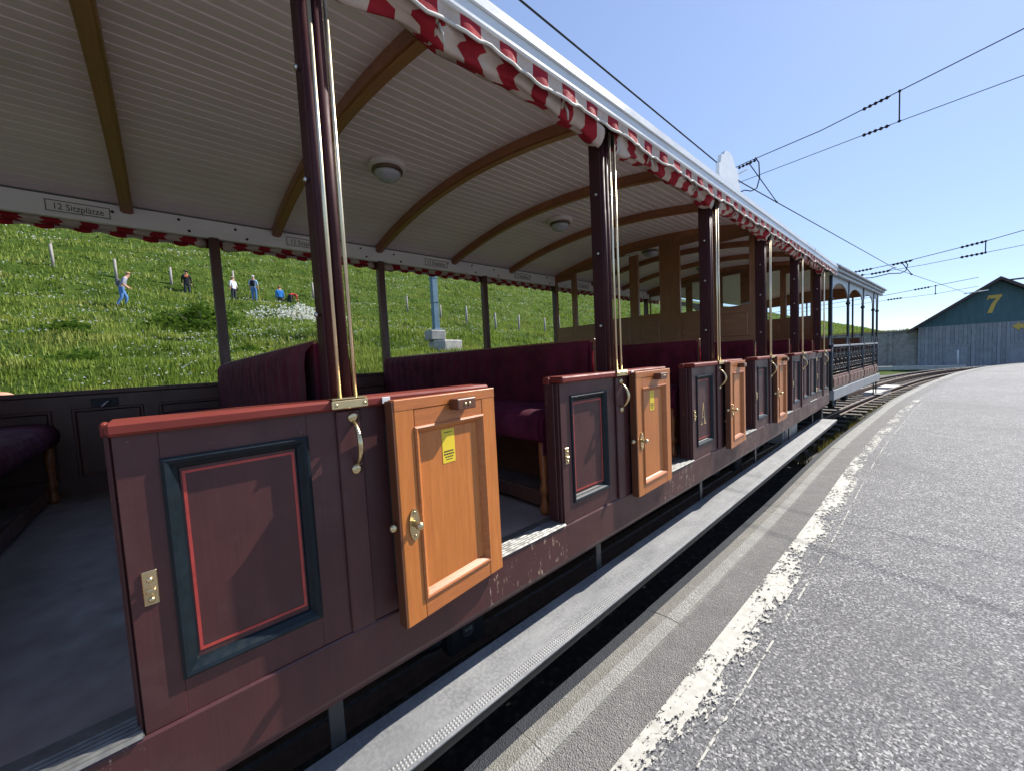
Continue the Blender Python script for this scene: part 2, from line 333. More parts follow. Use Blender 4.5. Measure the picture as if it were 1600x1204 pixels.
# ------------------------------------------------------------ mesh helpers
class MB:
    def __init__(s): s.v = []; s.f = []; s.mi = []; s.sm = []
    def add(s, vs, fs, mi=0, smooth=False):
        o = len(s.v); s.v += [tuple(p) for p in vs]
        for f in fs: s.f.append(tuple(i+o for i in f)); s.mi.append(mi); s.sm.append(smooth)
        return s
    def box(s, x0, x1, y0, y1, z0, z1, c=0.0, mi=0):
        if c <= 0:
            vs = [(x, y, z) for x in (x0, x1) for y in (y0, y1) for z in (z0, z1)]
            return s.add(vs, [(0, 1, 3, 2), (4, 6, 7, 5), (0, 4, 5, 1), (2, 3, 7, 6), (0, 2, 6, 4), (1, 5, 7, 3)], mi)
        c = min(c, .49*min(x1-x0, y1-y0, z1-z0))
        vs = []; ix = {}
        for i, x in enumerate((x0, x1)):
            for j, y in enumerate((y0, y1)):
                for k, z in enumerate((z0, z1)):
                    a = x+c*(1-2*i); b_ = y+c*(1-2*j); d = z+c*(1-2*k)
                    for ax, p in enumerate(((x, b_, d), (a, y, d), (a, b_, z))):
                        ix[(i, j, k, ax)] = len(vs); vs.append(p)
        fs = []
        for ax in range(3):
            for sgn in (0, 1):
                q = []
                for p, r_ in ((0, 0), (0, 1), (1, 1), (1, 0)):
                    key = [p, r_]; key.insert(ax, sgn); q.append(ix[(*key, ax)])
                fs.append(q)
        for ax in range(3):
            o1, o2 = [a for a in range(3) if a != ax]
            for p in (0, 1):
                for r_ in (0, 1):
                    k0 = [0]*3; k0[o1] = p; k0[o2] = r_; k1 = list(k0); k1[ax] = 1
                    fs.append((ix[(*k0, o1)], ix[(*k1, o1)], ix[(*k1, o2)], ix[(*k0, o2)]))
        for i in (0, 1):
            for j in (0, 1):
                for k in (0, 1): fs.append(tuple(ix[(i, j, k, a)] for a in range(3)))
        return s.add(vs, fs, mi)
    def prism(s, poly, axis, t0, t1, mi=0, smooth=False):
        n = len(poly)
        def P(p, t):
            return {'x': (t, p[0], p[1]), 'y': (p[0], t, p[1]), 'z': (p[0], p[1], t)}[axis]
        vs = [P(p, t0) for p in poly]+[P(p, t1) for p in poly]
        s.add(vs, [tuple(range(n)), tuple(range(n, 2*n))], mi)
        return s.add(vs, [(i, (i+1) % n, n+(i+1) % n, n+i) for i in range(n)], mi, smooth)
    def tube(s, pts, r, n=8, mi=0, caps=True, smooth=True):
        pts = [Vector(p) for p in pts]; rs = r if isinstance(r, (list, tuple)) else [r]*len(pts)
        vs = []; prev = None
        for i, p in enumerate(pts):
            d = (pts[min(i+1, len(pts)-1)]-pts[max(i-1, 0)]).normalized()
            if prev is None:
                a = Vector((0, 0, 1)) if abs(d.z) < .9 else Vector((1, 0, 0))
                u = d.cross(a).normalized()
            else:
                u = (prev-d*prev.dot(d)).normalized()
            prev = u; v_ = d.cross(u)
            for k in range(n):
                an = 2*PI*k/n; vs.append(p+(u*math.cos(an)+v_*math.sin(an))*rs[i])
        fs = []
        for i in range(len(pts)-1):
            for k in range(n): fs.append((i*n+k, i*n+(k+1) % n, (i+1)*n+(k+1) % n, (i+1)*n+k))
        s.add(vs, fs, mi, smooth)
        if caps:
            L = (len(pts)-1)*n
            s.add(vs[:n], [tuple(range(n))], mi); s.add(vs[L:], [tuple(range(n))], mi)
        return s
    def lathe(s, prof, center, axis='z', n=20, mi=0):
        vs = []
        for r, h in prof:
            for k in range(n):
                a = 2*PI*k/n; p, q = r*math.cos(a), r*math.sin(a)
                d = {'z': (p, q, h), 'x': (h, p, q), 'y': (p, h, q)}[axis]
                vs.append(tuple(center[i]+d[i] for i in range(3)))
        fs = [(i*n+k, i*n+(k+1) % n, (i+1)*n+(k+1) % n, (i+1)*n+k) for i in range(len(prof)-1) for k in range(n)]
        s.add(vs, fs, mi, True)
        s.add(vs[:n], [tuple(range(n))], mi); s.add(vs[-n:], [tuple(range(n))], mi)
        return s
    def rings(s, y0, y1, z0, z1, loops, mi=0, fill=False):
        """nested rectangles in the YZ plane: loops = [(inset, x), ...]"""
        vs = []
        for o, x in loops: vs += [(x, y0+o, z0+o), (x, y1-o, z0+o), (x, y1-o, z1-o), (x, y0+o, z1-o)]
        fs = []
        for i in range(len(loops)-1):
            for k in range(4): fs.append((i*4+k, i*4+(k+1) % 4, (i+1)*4+(k+1) % 4, (i+1)*4+k))
        if fill: fs.append(tuple(range(len(vs)-4, len(vs))))
        return s.add(vs, fs, mi)
    def sphere(s, c, r, n=10, m_=6, mi=0, sc_=(1, 1, 1)):
        vs = []
        for i in range(1, m_):
            th = PI*i/m_
            for k in range(n):
                ph = 2*PI*k/n
                vs.append((c[0]+r*sc_[0]*math.sin(th)*math.cos(ph), c[1]+r*sc_[1]*math.sin(th)*math.sin(ph), c[2]+r*sc_[2]*math.cos(th)))
        vs += [(c[0], c[1], c[2]+r*sc_[2]), (c[0], c[1], c[2]-r*sc_[2])]
        T = (m_-1)*n; B = T+1
        fs = [(i*n+k, i*n+(k+1) % n, (i+1)*n+(k+1) % n, (i+1)*n+k) for i in range(m_-2) for k in range(n)]
        fs += [(T, (k+1) % n, k) for k in range(n)]+[(B, (m_-2)*n+k, (m_-2)*n+(k+1) % n) for k in range(n)]
        return s.add(vs, fs, mi, True)
    def mesh(s, name, mats, fixn=True):
        me = bpy.data.meshes.new(name); me.from_pydata(s.v, [], s.f)
        if isinstance(mats, str): mats = [mats]
        for q in mats: me.materials.append(MATS[q])
        me.polygons.foreach_set('material_index', s.mi); me.polygons.foreach_set('use_smooth', s.sm)
        if fixn:
            bm = bmesh.new(); bm.from_mesh(me); bmesh.ops.remove_doubles(bm, verts=bm.verts, dist=1e-6)
            bmesh.ops.recalc_face_normals(bm, faces=bm.faces); bm.to_mesh(me); bm.free()
        me.update(); return me
def obj(name, me, parent=None, loc=(0, 0, 0), rz=0):
    o = bpy.data.objects.new(name, me); C.objects.link(o); o.location = loc; o.rotation_euler = (0, 0, rz)
    if parent is not None: o.parent = parent
    return o
def tag(o, label=None, cat=None, group=None, kind=None):
    if label: o['label'] = label
    if cat: o['category'] = cat
    if group: o['group'] = group
    if kind: o['kind'] = kind
    return o
def root(name, loc, label, cat, group=None, rz=0):
    return tag(obj(name, None, None, loc, rz), label, cat, group)
def text_mesh(s, size, mat, sx=1.0, depth=.001, facing='x'):
    cu = bpy.data.curves.new('lettering', 'FONT'); cu.body = s; cu.size = size; cu.extrude = depth; cu.align_x = 'CENTER'; cu.align_y = 'CENTER'
    cu.resolution_u = 3
    o = bpy.data.objects.new('lettering', cu); C.objects.link(o)
    me = bpy.data.meshes.new_from_object(o); bpy.data.objects.remove(o)
    if facing == 'x': M_ = Matrix(((0, 0, 1, 0), (sx, 0, 0, 0), (0, 1, 0, 0), (0, 0, 0, 1)))
    else: M_ = Matrix(((sx, 0, 0, 0), (0, 0, -1, 0), (0, 1, 0, 0), (0, 0, 0, 1)))
    me.transform(M_); me.materials.clear(); me.materials.append(MATS[mat]); return me
def rawmesh(name, V, F, mats, mi=None):
    """fast numpy mesh: V (n,3), F (m,k)"""
    me = bpy.data.meshes.new(name); k = F.shape[1]
    me.vertices.add(len(V)); me.vertices.foreach_set('co', V.astype(np.float32).ravel())
    me.loops.add(F.size); me.loops.foreach_set('vertex_index', F.astype(np.int32).ravel())
    me.polygons.add(len(F)); me.polygons.foreach_set('loop_start', np.arange(0, F.size, k, dtype=np.int32))
    for q in mats: me.materials.append(MATS[q])
    if mi is not None: me.polygons.foreach_set('material_index', mi.astype(np.int32))
    me.update(calc_edges=True); return me

# ------------------------------------------------------------ terrain and ground
LX = [-200, 3.6, 4.6, 6.0, 8.0, 16, 25.8, 30, 40, 60, 78, 88, 110, 160]
LZ = [-.62, -.62, -.45, .65, 1.3, 2.6, 4.45, 5.9, 9.8, 18.5, 26.5, 28.5, 27, 20]
def terrain(X, Y):
    X = np.asarray(X, float); Y = np.asarray(Y, float)
    L = 1.22-X
    b = (np.interp(L, LX, LZ)+np.interp(L-.8, LX, LZ)+np.interp(L+.8, LX, LZ))/3
    ym = 1.08-.12*np.clip((Y-20)/120, 0, 1)
    mk = np.clip((L-6.5)/4, 0, 1)
    b = np.where(L > 8, 1.38+(b-1.38)*ym, b)
    t = np.sin(L*1.55+1.1*np.sin(Y*.11)+.5*np.sin(Y*.31+L*.2))
    return b+mk*(.24*t+.10*np.sin(2.3*L+.5*Y)*np.sin(.9*Y-.4*L)+.22*np.sin(.21*Y+.5)*np.sin(.17*L)+.07*np.sin(3.9*Y+1.3*L)*np.sin(3.1*L-.7*Y))
gs = MB().add([(-6000, -6000, -.68), (6000, -6000, -.68), (6000, 6000, -.68), (-6000, 6000, -.68)], [(0, 1, 2, 3)])
tag(obj('ground', gs.mesh('ground', 'meadow_soil')), kind='structure')
xs = -np.concatenate([np.arange(2.3, 40, .3), np.arange(40, 110, 1.2), np.arange(110, 170, 6)])
ys = np.concatenate([np.arange(-140, -14, 4), np.arange(-14, 50, .45), np.arange(50, 150, 2), np.arange(150, 1500, 18)])
GX, GY = np.meshgrid(xs, ys, indexing='ij'); GZ = terrain(GX, GY); GZ[0, :] = -.9; GZ[-1, :] = -2
V = np.stack([GX.ravel(), GY.ravel(), GZ.ravel()], 1); ny = len(ys)
ii, jj = np.meshgrid(np.arange(len(xs)-1), np.arange(ny-1), indexing='ij'); a = (ii*ny+jj).ravel()
hm = rawmesh('hill', V, np.stack([a, a+1, a+ny+1, a+ny], 1), ['meadow_soil'])
hm.polygons.foreach_set('use_smooth', [True]*len(hm.polygons))
tag(obj('hill', hm), kind='structure')

rg = np.random.default_rng(11)
def tufts(P, hgt, wid, nb, lean=.5):
    """P (n,3) base points -> separate leaf-blade triangles"""
    n = len(P); P = np.repeat(P, nb, 0); h = np.repeat(hgt, nb)*rg.uniform(.5, 1.15, n*nb); wd = np.repeat(wid, nb)
    an = rg.uniform(0, 2*PI, n*nb); an2 = rg.uniform(0, 2*PI, n*nb)
    off = np.stack([np.cos(an2), np.sin(an2), np.zeros(n*nb)], 1)*(np.repeat(hgt, nb)*rg.uniform(0, .55, n*nb))[:, None]
    B = P+off; d = np.stack([np.cos(an), np.sin(an), np.zeros(n*nb)], 1)
    ln = rg.uniform(.05, lean, n*nb)*h
    a0 = B-d*wd[:, None]*.5; a1 = B+d*wd[:, None]*.5
    a0[:, 2] -= .03; a1[:, 2] -= .03
    pr = np.stack([-d[:, 1], d[:, 0], np.zeros(n*nb)], 1)
    tip = B+pr*ln[:, None]; tip[:, 2] += h
    V = np.stack([a0, a1, tip], 1).reshape(-1, 3)
    return V, np.arange(len(V)).reshape(-1, 3)
def hill_points(n, az0, az1, d0, d1):
    az = np.radians(rg.uniform(az0, az1, n)); d = np.exp(rg.uniform(np.log(d0), np.log(d1), n))
    X = 1.22+d*np.sin(az); Y = d*np.cos(az); k = X < -4.0
    X, Y, d = X[k], Y[k], d[k]
    return np.stack([X, Y, terrain(X, Y)], 1), d
P1, D1 = hill_points(120000, -106, -16, 5.6, 100)
clump = .5+.5*np.sin(P1[:, 0]*1.3+2*np.sin(P1[:, 1]*.7))*np.sin(P1[:, 1]*1.1+1.7*np.sin(P1[:, 0]*.9))
hg = (.10+.0042*D1)*(.55+.9*clump)*rg.uniform(.7, 1.3, len(D1))
V1, F1 = tufts(P1, hg, .012+.0016*D1, 3)
P2, D2 = hill_points(16000, -17, -2.5, 60, 900)
V2, F2 = tufts(P2, .10+.0022*D2, .02+.0014*D2, 2)
gm = rawmesh('grass', np.concatenate([V1, V2]), np.concatenate([F1, F2+len(V1)]), ['grass'])
tag(obj('meadow_grass', gm), 'long green meadow grass covering the hillside behind the carriage', 'grass', kind='stuff')
# flowers scattered in the grass
P3, D3 = hill_points(26000, -106, -30, 8, 85)
fm = np.sin(P3[:, 0]*.45+1.2*np.sin(P3[:, 1]*.33))*np.sin(P3[:, 1]*.37+.5)+.5*np.sin(P3[:, 0]*1.7+P3[:, 1])
k = fm > rg.uniform(-.35, 1.1, len(fm)); P3, D3 = P3[k], D3[k]
def dots(P, r):
    n = len(P); q = np.array([[1, 0, .15], [-.5, .87, -.1], [-.5, -.87, .1]])
    an = rg.uniform(0, 2*PI, n); ti = rg.uniform(.3, 1.2, n)
    out = []
    for v in q:
        x = v[0]*np.cos(an)-v[1]*np.sin(an); y = v[0]*np.sin(an)+v[1]*np.cos(an)
        out.append(P+np.stack([x*np.sin(ti), y, x*np.cos(ti)+v[2]], 1)*r[:, None])
    V = np.stack(out, 1).reshape(-1, 3); return V, np.arange(len(V)).reshape(-1, 3)
P3[:, 2] += (.10+.0042*D3)*rg.uniform(.7, 1.2, len(D3))
V3, F3 = dots(P3, (.008+.0011*D3)*rg.uniform(.6, 1.3, len(D3)))
tag(obj('meadow_flowers', rawmesh('flowers', V3, F3, ['petal', 'petal_yellow'], (rg.random(len(F3)) > .82).astype(int))), 'small white and yellow flowers dotted through the meadow grass', 'flowers', kind='stuff')

# ------------------------------------------------------------ platform edge curve
EP = [(.165, -16), (.165, -8), (.165, 0), (.18, 1.3), (.21, 2.6), (.232, 4), (.238, 5.5), (.262, 7.2), (.36, 9.6), (.53, 12.9), (.84, 16.5), (1.22, 19.9), (1.98, 25.2), (3.1, 29.9), (4.5, 33), (6.8, 35.2), (10, 36.3), (16, 37), (28, 37.6), (45, 38)]
def catmull(pts, n=12):
    out = []
    for i in range(len(pts)-1):
        p0 = pts[max(i-1, 0)]; p1 = pts[i]; p2 = pts[i+1]; p3 = pts[min(i+2, len(pts)-1)]
        for k in range(n):
            t = k/n
            out.append(tuple(.5*((2*p1[j])+(-p0[j]+p2[j])*t+(2*p0[j]-5*p1[j]+4*p2[j]-p3[j])*t*t+(-p0[j]+3*p1[j]-3*p2[j]+p3[j])*t**3) for j in range(2)))
    return out+[pts[-1]]
EC = np.array(catmull(EP)); seg = np.hypot(*np.diff(EC, axis=0).T); ES = np.concatenate([[0], np.cumsum(seg)]); STOT = ES[-1]
def at(s, off=0.0):
    """point on the platform edge at arc length s, off metres to the right of it"""
    x = np.interp(s, ES, EC[:, 0]); y = np.interp(s, ES, EC[:, 1])
    dx = np.interp(s+.25, ES, EC[:, 0])-np.interp(s-.25, ES, EC[:, 0]); dy = np.interp(s+.25, ES, EC[:, 1])-np.interp(s-.25, ES, EC[:, 1])
    L = math.hypot(dx, dy); return (float(x+off*dy/L), float(y-off*dx/L))
def s_of_y(y): return float(np.interp(y, EC[:, 1], ES))
def strip(s0, s1, o0, o1, z, ds=.4, cols=1):
    n = max(2, int((s1-s0)/ds)); vs = []; fs = []
    for i in range(n+1):
        for c in range(cols+1):
            p = at(s0+(s1-s0)*i/n, o0+(o1-o0)*c/cols); vs.append((*p, z))
    for i in range(n):
        for c in range(cols):
            a = i*(cols+1)+c; fs.append((a, a+1, a+cols+2, a+cols+1))
    return MB().add(vs, fs)
# platform slab
top = [at(s, .10) for s in np.arange(0, STOT, .4)]+[(45, 37.9), (45, -16)]
pl = MB(); n = len(top)
pl.add([(*p, 0) for p in top]+[(*p, -.7) for p in top], [tuple(range(n))]+[(i, (i+1) % n, n+(i+1) % n, n+i) for i in range(n)])
tag(obj('platform', pl.mesh('platform', 'asphalt')), kind='structure')
tag(obj('platform_edge_strip', strip(0, STOT-12, .132, .320, .004).mesh('strip', 'asphalt_fine', False)), kind='structure')
for o0, o1, mn, nm, ya, yb in ((.308, .405, 'line_paint', 'painted_line', -8, 5.9), (.405, .460, 'line_paint_edge', 'painted_line_edge', -8, 5.9), (.308, .430, 'line_paint_far', 'painted_line_far', 5.9, 14.2), (.500, .508, 'line_paint_thin', 'painted_thin_line', -8, 13)):
    tag(obj(nm, strip(s_of_y(ya), s_of_y(yb), o0, o1, .008, .3).mesh(nm, mn, False)), kind='structure')
kb = tag(obj('kerb', MB().prism([(0, 0), (.02, 0), (.02, .02), (0, .02)], 'z', -.6, -.59).mesh('kerb_foot', 'concrete')), kind='structure')
kw = strip(0, STOT-6, .012, .06, -.05, .4)
nn = len(kw.v); kw.v += [(x, y, -.66) for x, y, z in kw.v[:nn]]
for i in range(0, nn-2, 2): kw.add([], []); kw.f.append((i, i+2, nn+i+2, nn+i)); kw.mi.append(0); kw.sm.append(False)
obj('kerb_wall', kw.mesh('kerb_wall', 'concrete', False), kb)
s = s_of_y(-3.0); i = 0
while s < STOT-8:
    ln = rnd.uniform(.95, 1.05); a0, a1 = s+.0015, s+ln-.0015; dz = rnd.uniform(-.002, .002); do = rnd.uniform(-.002, .002)
    prof = [(do-.075, -.26), (do-.066, -.012), (do-.060, -.002), (do-.002, .008+dz), (do+.060, .014+dz), (do+.125, .013+dz), (.134, .004+dz), (.134, -.24)]
    q = MB(); m_ = len(prof)
    vs = [(*at(a0, o), z) for o, z in prof]+[(*at((a0+a1)/2, o), z) for o, z in prof]+[(*at(a1, o), z) for o, z in prof]
    q.add(vs, [tuple(range(m_)), tuple(range(2*m_, 3*m_))])
    for b_ in (0, m_):
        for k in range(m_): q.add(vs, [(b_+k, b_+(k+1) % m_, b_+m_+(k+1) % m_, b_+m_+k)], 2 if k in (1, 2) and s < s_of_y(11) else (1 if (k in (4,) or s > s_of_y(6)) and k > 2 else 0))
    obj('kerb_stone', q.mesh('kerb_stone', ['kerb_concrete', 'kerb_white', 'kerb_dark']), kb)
    s += ln; i += 1
# ------------------------------------------------------------ track
TC = -1.72
bl = strip(s_of_y(-8), STOT, -3.9, .02, -.46, .5, 10)
bl.v = [(x, y, z+rnd.uniform(-.025, .025)) for x, y, z in bl.v]
tag(obj('ballast_bed', bl.mesh('ballast_bed', 'ballast', False)), kind='structure')
nS = 9000
ss = rg.uniform(s_of_y(8), STOT-10, nS); oo = rg.uniform(-3.6, -.08, nS)
oc = np.array([[1, 0, 0], [0, 1, 0], [-1, 0, 0], [0, -1, 0], [0, 0, 1], [0, 0, -1]], float); of = np.array([[0, 1, 4], [1, 2, 4], [2, 3, 4], [3, 0, 4]])
Vs = []; Fs = []
for k in range(nS):
    p = at(ss[k], oo[k]); r = rg.uniform(.018, .04)
    Vs.append(oc*r*rg.uniform(.6, 1.2, (6, 3))+np.array([p[0], p[1], -.45+r*.3])); Fs.append(of+6*k)
tag(obj('ballast_stones', rawmesh('ballast_stones', np.concatenate(Vs), np.concatenate(Fs), ['ballast'])), 'loose grey ballast stones between the rails', 'gravel', kind='stuff')
p = at(s_of_y(20), TC)
tr_ = root('railway_track', (p[0], p[1], -.46), 'steel rack railway track with sleepers curving right along the platform', 'railway track')
def P0(o_root, name, me, loc=(0, 0, 0), rz=0):
    L = o_root.location; return obj(name, me, o_root, (loc[0]-L[0], loc[1]-L[1], loc[2]-L[2]), rz)
slm = MB().box(-1.15, 1.15, -.11, .11, -.10, .075, .012).mesh('sleeper', 'sleeper')
s = s_of_y(7)
while s < STOT-9:
    p = at(s, TC); q = at(s, TC+1); P0(tr_, 'sleeper', slm, (p[0], p[1], -.46), math.atan2(q[1]-p[1], q[0]-p[0])); s += .62
def railprofile(s0, s1, off, prof, mats):
    vs = []; fs = []; n = int((s1-s0)/.5); m_ = len(prof); q = MB()
    for i in range(n+1):
        s_ = s0+(s1-s0)*i/n
        for o, z in prof: vs.append((*at(s_, off+o), z))
    for k in range(m_):
        q.add(vs, [(i*m_+k, i*m_+(k+1) % m_, (i+1)*m_+(k+1) % m_, (i+1)*m_+k) for i in range(n)], 1 if k == 4 else 0)
    return q.mesh('rail', mats)
RP = [(.055, -.385), (.055, -.37), (.012, -.355), (.012, -.285), (.035, -.275), (.033, -.25), (-.033, -.25), (-.035, -.275), (-.012, -.285), (-.012, -.355), (-.055, -.37), (-.055, -.385)]
for off in (-.75, .75): P0(tr_, 'rail', railprofile(s_of_y(-6), STOT-4, TC+off, RP, ['rust', 'steel']))
RK = [(.06, -.385), (.06, -.25), (.035, -.25), (.034, -.251), (-.034, -.251), (-.035, -.25), (-.06, -.25), (-.06, -.385)]
P0(tr_, 'rack_rail', railprofile(s_of_y(-6), STOT-4, TC, RK, ['rust', 'rail_steel']))
rt = MB(); s = s_of_y(9)
while s < s_of_y(34):
    p = at(s, TC-.05); q = at(s, TC+.05); rt.tube([(*p, -.235), (*q, -.235)], .016, 5); s += .1
tag(P0(tr_, 'rack_teeth', rt.mesh('rack_teeth', 'rail_steel')), kind='stuff')
# slabs beside the rails, weeds along the kerb
for k, (sy, off) in enumerate(((18.6, -1.2), (20.6, -1.25))):
    p = at(s_of_y(sy), off); q = at(s_of_y(sy), off+1)
    sb = MB().box(-.26, .26, -.6, .6, -.2, .0, .015).mesh('slab', 'slab')
    tag(obj('concrete_slab', sb, None, (p[0], p[1], -.27), math.atan2(q[1]-p[1], q[0]-p[0])), ['pale concrete slab lying by the rails, nearer to the carriages', 'pale concrete slab lying by the rails, farther from the carriages'][k], 'slab', 'slabs by the rails')
wp = []
for k in range(2600):
    sy = rg.uniform(7.2, 19); off = -abs(rg.normal(0, .26))-.04
    if math.sin(sy*2.2)+math.sin(sy*5.1+1)+rg.uniform(-1.2, 1.2) < 0 or off < -.85: continue
    p = at(s_of_y(sy), off); wp.append((p[0], p[1], -.46))
wp = np.array(wp); Vw, Fw = tufts(wp, rg.uniform(.05, .22, len(wp)), np.full(len(wp), .012), 6, .9)
tag(obj('weeds', rawmesh('weeds', Vw, Fw, ['weed'])), 'yellowish weeds growing between the rails and the kerb', 'weeds', kind='stuff')

# ------------------------------------------------------------ shed, retaining wall
SY = 41.5
sh = root('wooden_shed', (3.9, SY+6, -.65), 'big weathered plank shed with green gable bearing a golden 7', 'shed')
x0, x1, xm, zE, zR = .38, 7.7, 4.05, 2.36, 5.1
x = x0; i = 0
pms = {}
while x < x1-.05:
    wd = rnd.choice((.14, .17, .2)); key = (wd, i % 6)
    if key not in pms: pms[key] = MB().box(0, wd-.008, -.03, 0, -.66, zE, .006).mesh('plank', 'shed_plank_%d' % (i % 6))
    if not (1.72 < x < 2.75 or 4.5 < x < 5.6): P0(sh, 'plank', pms[key], (x, SY-rnd.uniform(0, .022), 0))
    else:
        k2 = ('short', wd, i % 6)
        if k2 not in pms: pms[k2] = MB().box(0, wd-.008, -.03, 0, .92, zE, .006).mesh('plank', 'shed_plank_%d' % (i % 6))
        P0(sh, 'plank', pms[k2], (x, SY-rnd.uniform(0, .022), 0))
    x += wd; i += 1
P0(sh, 'wall', MB().box(x0+.03, x1-.03, SY+.02, SY+12, -.66, zE).mesh('wall', 'shed_plank_2'))
for dx0, dx1 in ((1.73, 2.80), (4.52, 5.62)):
    dr = P0(sh, 'door', MB().box(dx0, dx1, SY-.012, SY+.018, -.64, .90).mesh('door', 'shed_plank_4'))
    obj('door_frame', MB().box(dx0-.06, dx1+.06, SY-.05, SY-.032, .90, .99).box(dx0-.06, dx0, SY-.05, SY-.032, -.64, .9).box(dx1, dx1+.06, SY-.05, SY-.032, -.64, .9).mesh('door_frame', 'shed_plank_0'), dr)
def slope(X): return zE-.02+(zR-zE)*(1-abs(X-xm)/(xm-x0))
P0(sh, 'gable', MB().prism([(x0, zE+.002), (x1, zE+.002), (xm, zR)], 'y', SY-.04, SY+12).mesh('gable', 'shed_green'))
rf = MB()
for sg in (-1, 1):
    ex = xm+sg*(xm-x0+.55); ez = zR-(zR-zE)*(xm-x0+.55)/(xm-x0)
    rf.prism([(xm, zR+.02), (ex, ez+.02), (ex, ez+.20), (xm, zR+.22)], 'y', SY-.75, SY+12.5)
rfo = P0(sh, 'roof', rf.mesh('roof', 'shed_roof'))
obj('ridge_board', MB().box(xm+.3, xm+3.0, SY-.6, SY-.3, zR-.1, zR-.02).mesh('ridge', 'shed_roof'), rfo)
seven = [(-.40, .62), (.46, .62), (.46, .50), (.20, .02), (.06, -.66), (-.26, -.66), (-.08, .02), (.14, .38), (-.18, .36), (-.30, .44), (-.34, .30), (-.44, .30)]
P0(sh, 'numeral', MB().prism([(a*.68+b_*.10, b_*.92) for a, b_ in seven], 'y', -.02, 0).mesh('numeral', 'shed_gold'), (3.80, SY-.05, 3.62))
tag(obj('arrow_sign', MB().prism([(-.42, 0), (-.1, .28), (-.1, .14), (.5, .14), (.5, -.14), (-.1, -.14), (-.1, -.28)], 'y', -.03, 0).mesh('arrow_sign', 'shed_gold'), None, (5.02, SY-.06, 2.02)), 'golden arrow shaped sign fixed to the plank wall of the shed', 'sign')
tag(obj('white_post', MB().tube([(2.30, SY-.9, -.65), (2.30, SY-.9, .62)], .045, 8).mesh('white_post', 'clip_white')), 'short white post standing before the shed door', 'post')
rw = root('retaining_wall', (-3, SY+.4, -.65), 'grey concrete retaining wall joining the left corner of the shed', 'wall')
P0(rw, 'wall_face', MB().box(-9, .40, SY+.2, SY+.8, -.66, 2.12, .02).mesh('wall_face', 'concrete'))
P0(rw, 'coping', MB().box(-9, .40, SY+.12, SY+.88, 2.122, 2.2, .015).mesh('coping', 'concrete'))
xp = -8.8
while xp < .2:
    P0(rw, 'buttress', MB().box(xp, xp+.22, SY+.06, SY+.198, -.66, 2.1, .02).mesh('buttress', 'concrete')); xp += 1.9
Vg, Fg = tufts(np.stack([rg.uniform(-9, .3, 900), rg.uniform(SY+.3, SY+.8, 900), np.full(900, 2.2)], 1), rg.uniform(.08, .25, 900), np.full(900, .03), 3)
tag(obj('wall_top_grass', rawmesh('wall_top_grass', Vg, Fg, ['weed'])), 'dry grass tufts along the top of the retaining wall', 'grass', kind='stuff')
tag(obj('far_kerb', MB().box(-5, 2.6, SY-3.3, SY-3.0, -.6, -.32, .02).mesh('far_kerb', 'slab')), kind='structure')

# ------------------------------------------------------------ the open summer carriage
R1 = root('railway_carriage', (-1.5, 2.6, -.25), 'long maroon open-sided carriage with folded-back oak doors and striped roof curtain', 'railway carriage')
PITCH, PY0 = 1.484, .40
def py(k): return PY0+PITCH*k
Y0, Y1 = -3.25, 8.35
def zc(X): return 2.77+.19*(1-((X+1.52)/1.52)**2)
def add(name, me, loc=(0, 0, 0), rz=0): return P0(R1, name, me, loc, rz)

# floor, sill, threshold
add('floor', MB().box(-2.965, -.105, Y0, Y1-.3, .55, .632).mesh('floor', 'floor_vinyl'))
SPF = [(-.03, .44), (.006, .44), (.022, .462), (.026, .47), (.026, .632), (.022, .638), (-.03, .638)]
ms = MB().prism(SPF, 'y', 0, 1.0).mesh('sill', 'maroon'); mo = MB().prism(SPF, 'y', 0, .484).mesh('sill', 'maroon_chipped')
th = MB().box(-.103, .026, .002, .482, .639, .644)
for i in range(6): th.prism([(-.062+i*.015, .644), (-.055+i*.015, .650), (-.050+i*.015, .650), (-.043+i*.015, .644)], 'y', .004, .48)
thm = th.mesh('threshold', 'threshold_steel')
for k in range(-2, 6):
    add('sill', ms, (0, py(k)-.5, 0))
    if k < 5:
        add('sill', mo, (0, py(k)+.5, 0)); add('threshold', thm, (0, py(k)+.5, 0))
add('sill_lip', MB().box(-.03, .004, Y0, Y1-.05, .430, .4395, .003).mesh('sill_lip', 'maroon'))

# fixed side panels between the door openings
def panel_frame(yl, yr, z0, z1, fields, x0=-.03, x1=.02):
    q = MB(); ys_ = [yl]
    for a, b_, c0, c1 in fields: ys_ += [a, b_]
    ys_.append(yr)
    for i in range(0, len(ys_), 2): q.box(x0, x1, ys_[i], ys_[i+1], z0, z1, .0015)
    for a, b_, c0, c1 in fields:
        q.box(x0, x1-.0008, a+.0002, b_-.0002, z0, c0, 0); q.box(x0, x1-.0008, a+.0002, b_-.0002, c1, z1, 0)
    return q
FL = [(-.425, -.116, .73, 1.265), (.116, .425, .73, 1.265)]
fm_ = panel_frame(-.50, .50, .639, 1.33, FL).mesh('side_panel', 'maroon')
fld = [MB().box(-.02, .006, a-.004, b_+.004, c0-.004, c1+.004).mesh('field', 'maroon') for a, b_, c0, c1 in FL]
mld = [MB().rings(a, b_, c0, c1, [(-.002, .018), (-.002, .0245), (.005, .029), (.013, .026), (.020, .019), (.027, .013), (.031, .005)]).mesh('moulding', 'navy') for a, b_, c0, c1 in FL]
pst = [MB().rings(a+.034, b_-.034, c0+.044, c1-.038, [(0, .005), (0, .0075), (.0065, .0075), (.0065, .005)]).mesh('pinstripe', 'pinstripe') for a, b_, c0, c1 in FL]
pil = MB().box(.0205, .033, -.036, .036, .641, 1.328, .004).mesh('pilaster', 'maroon')
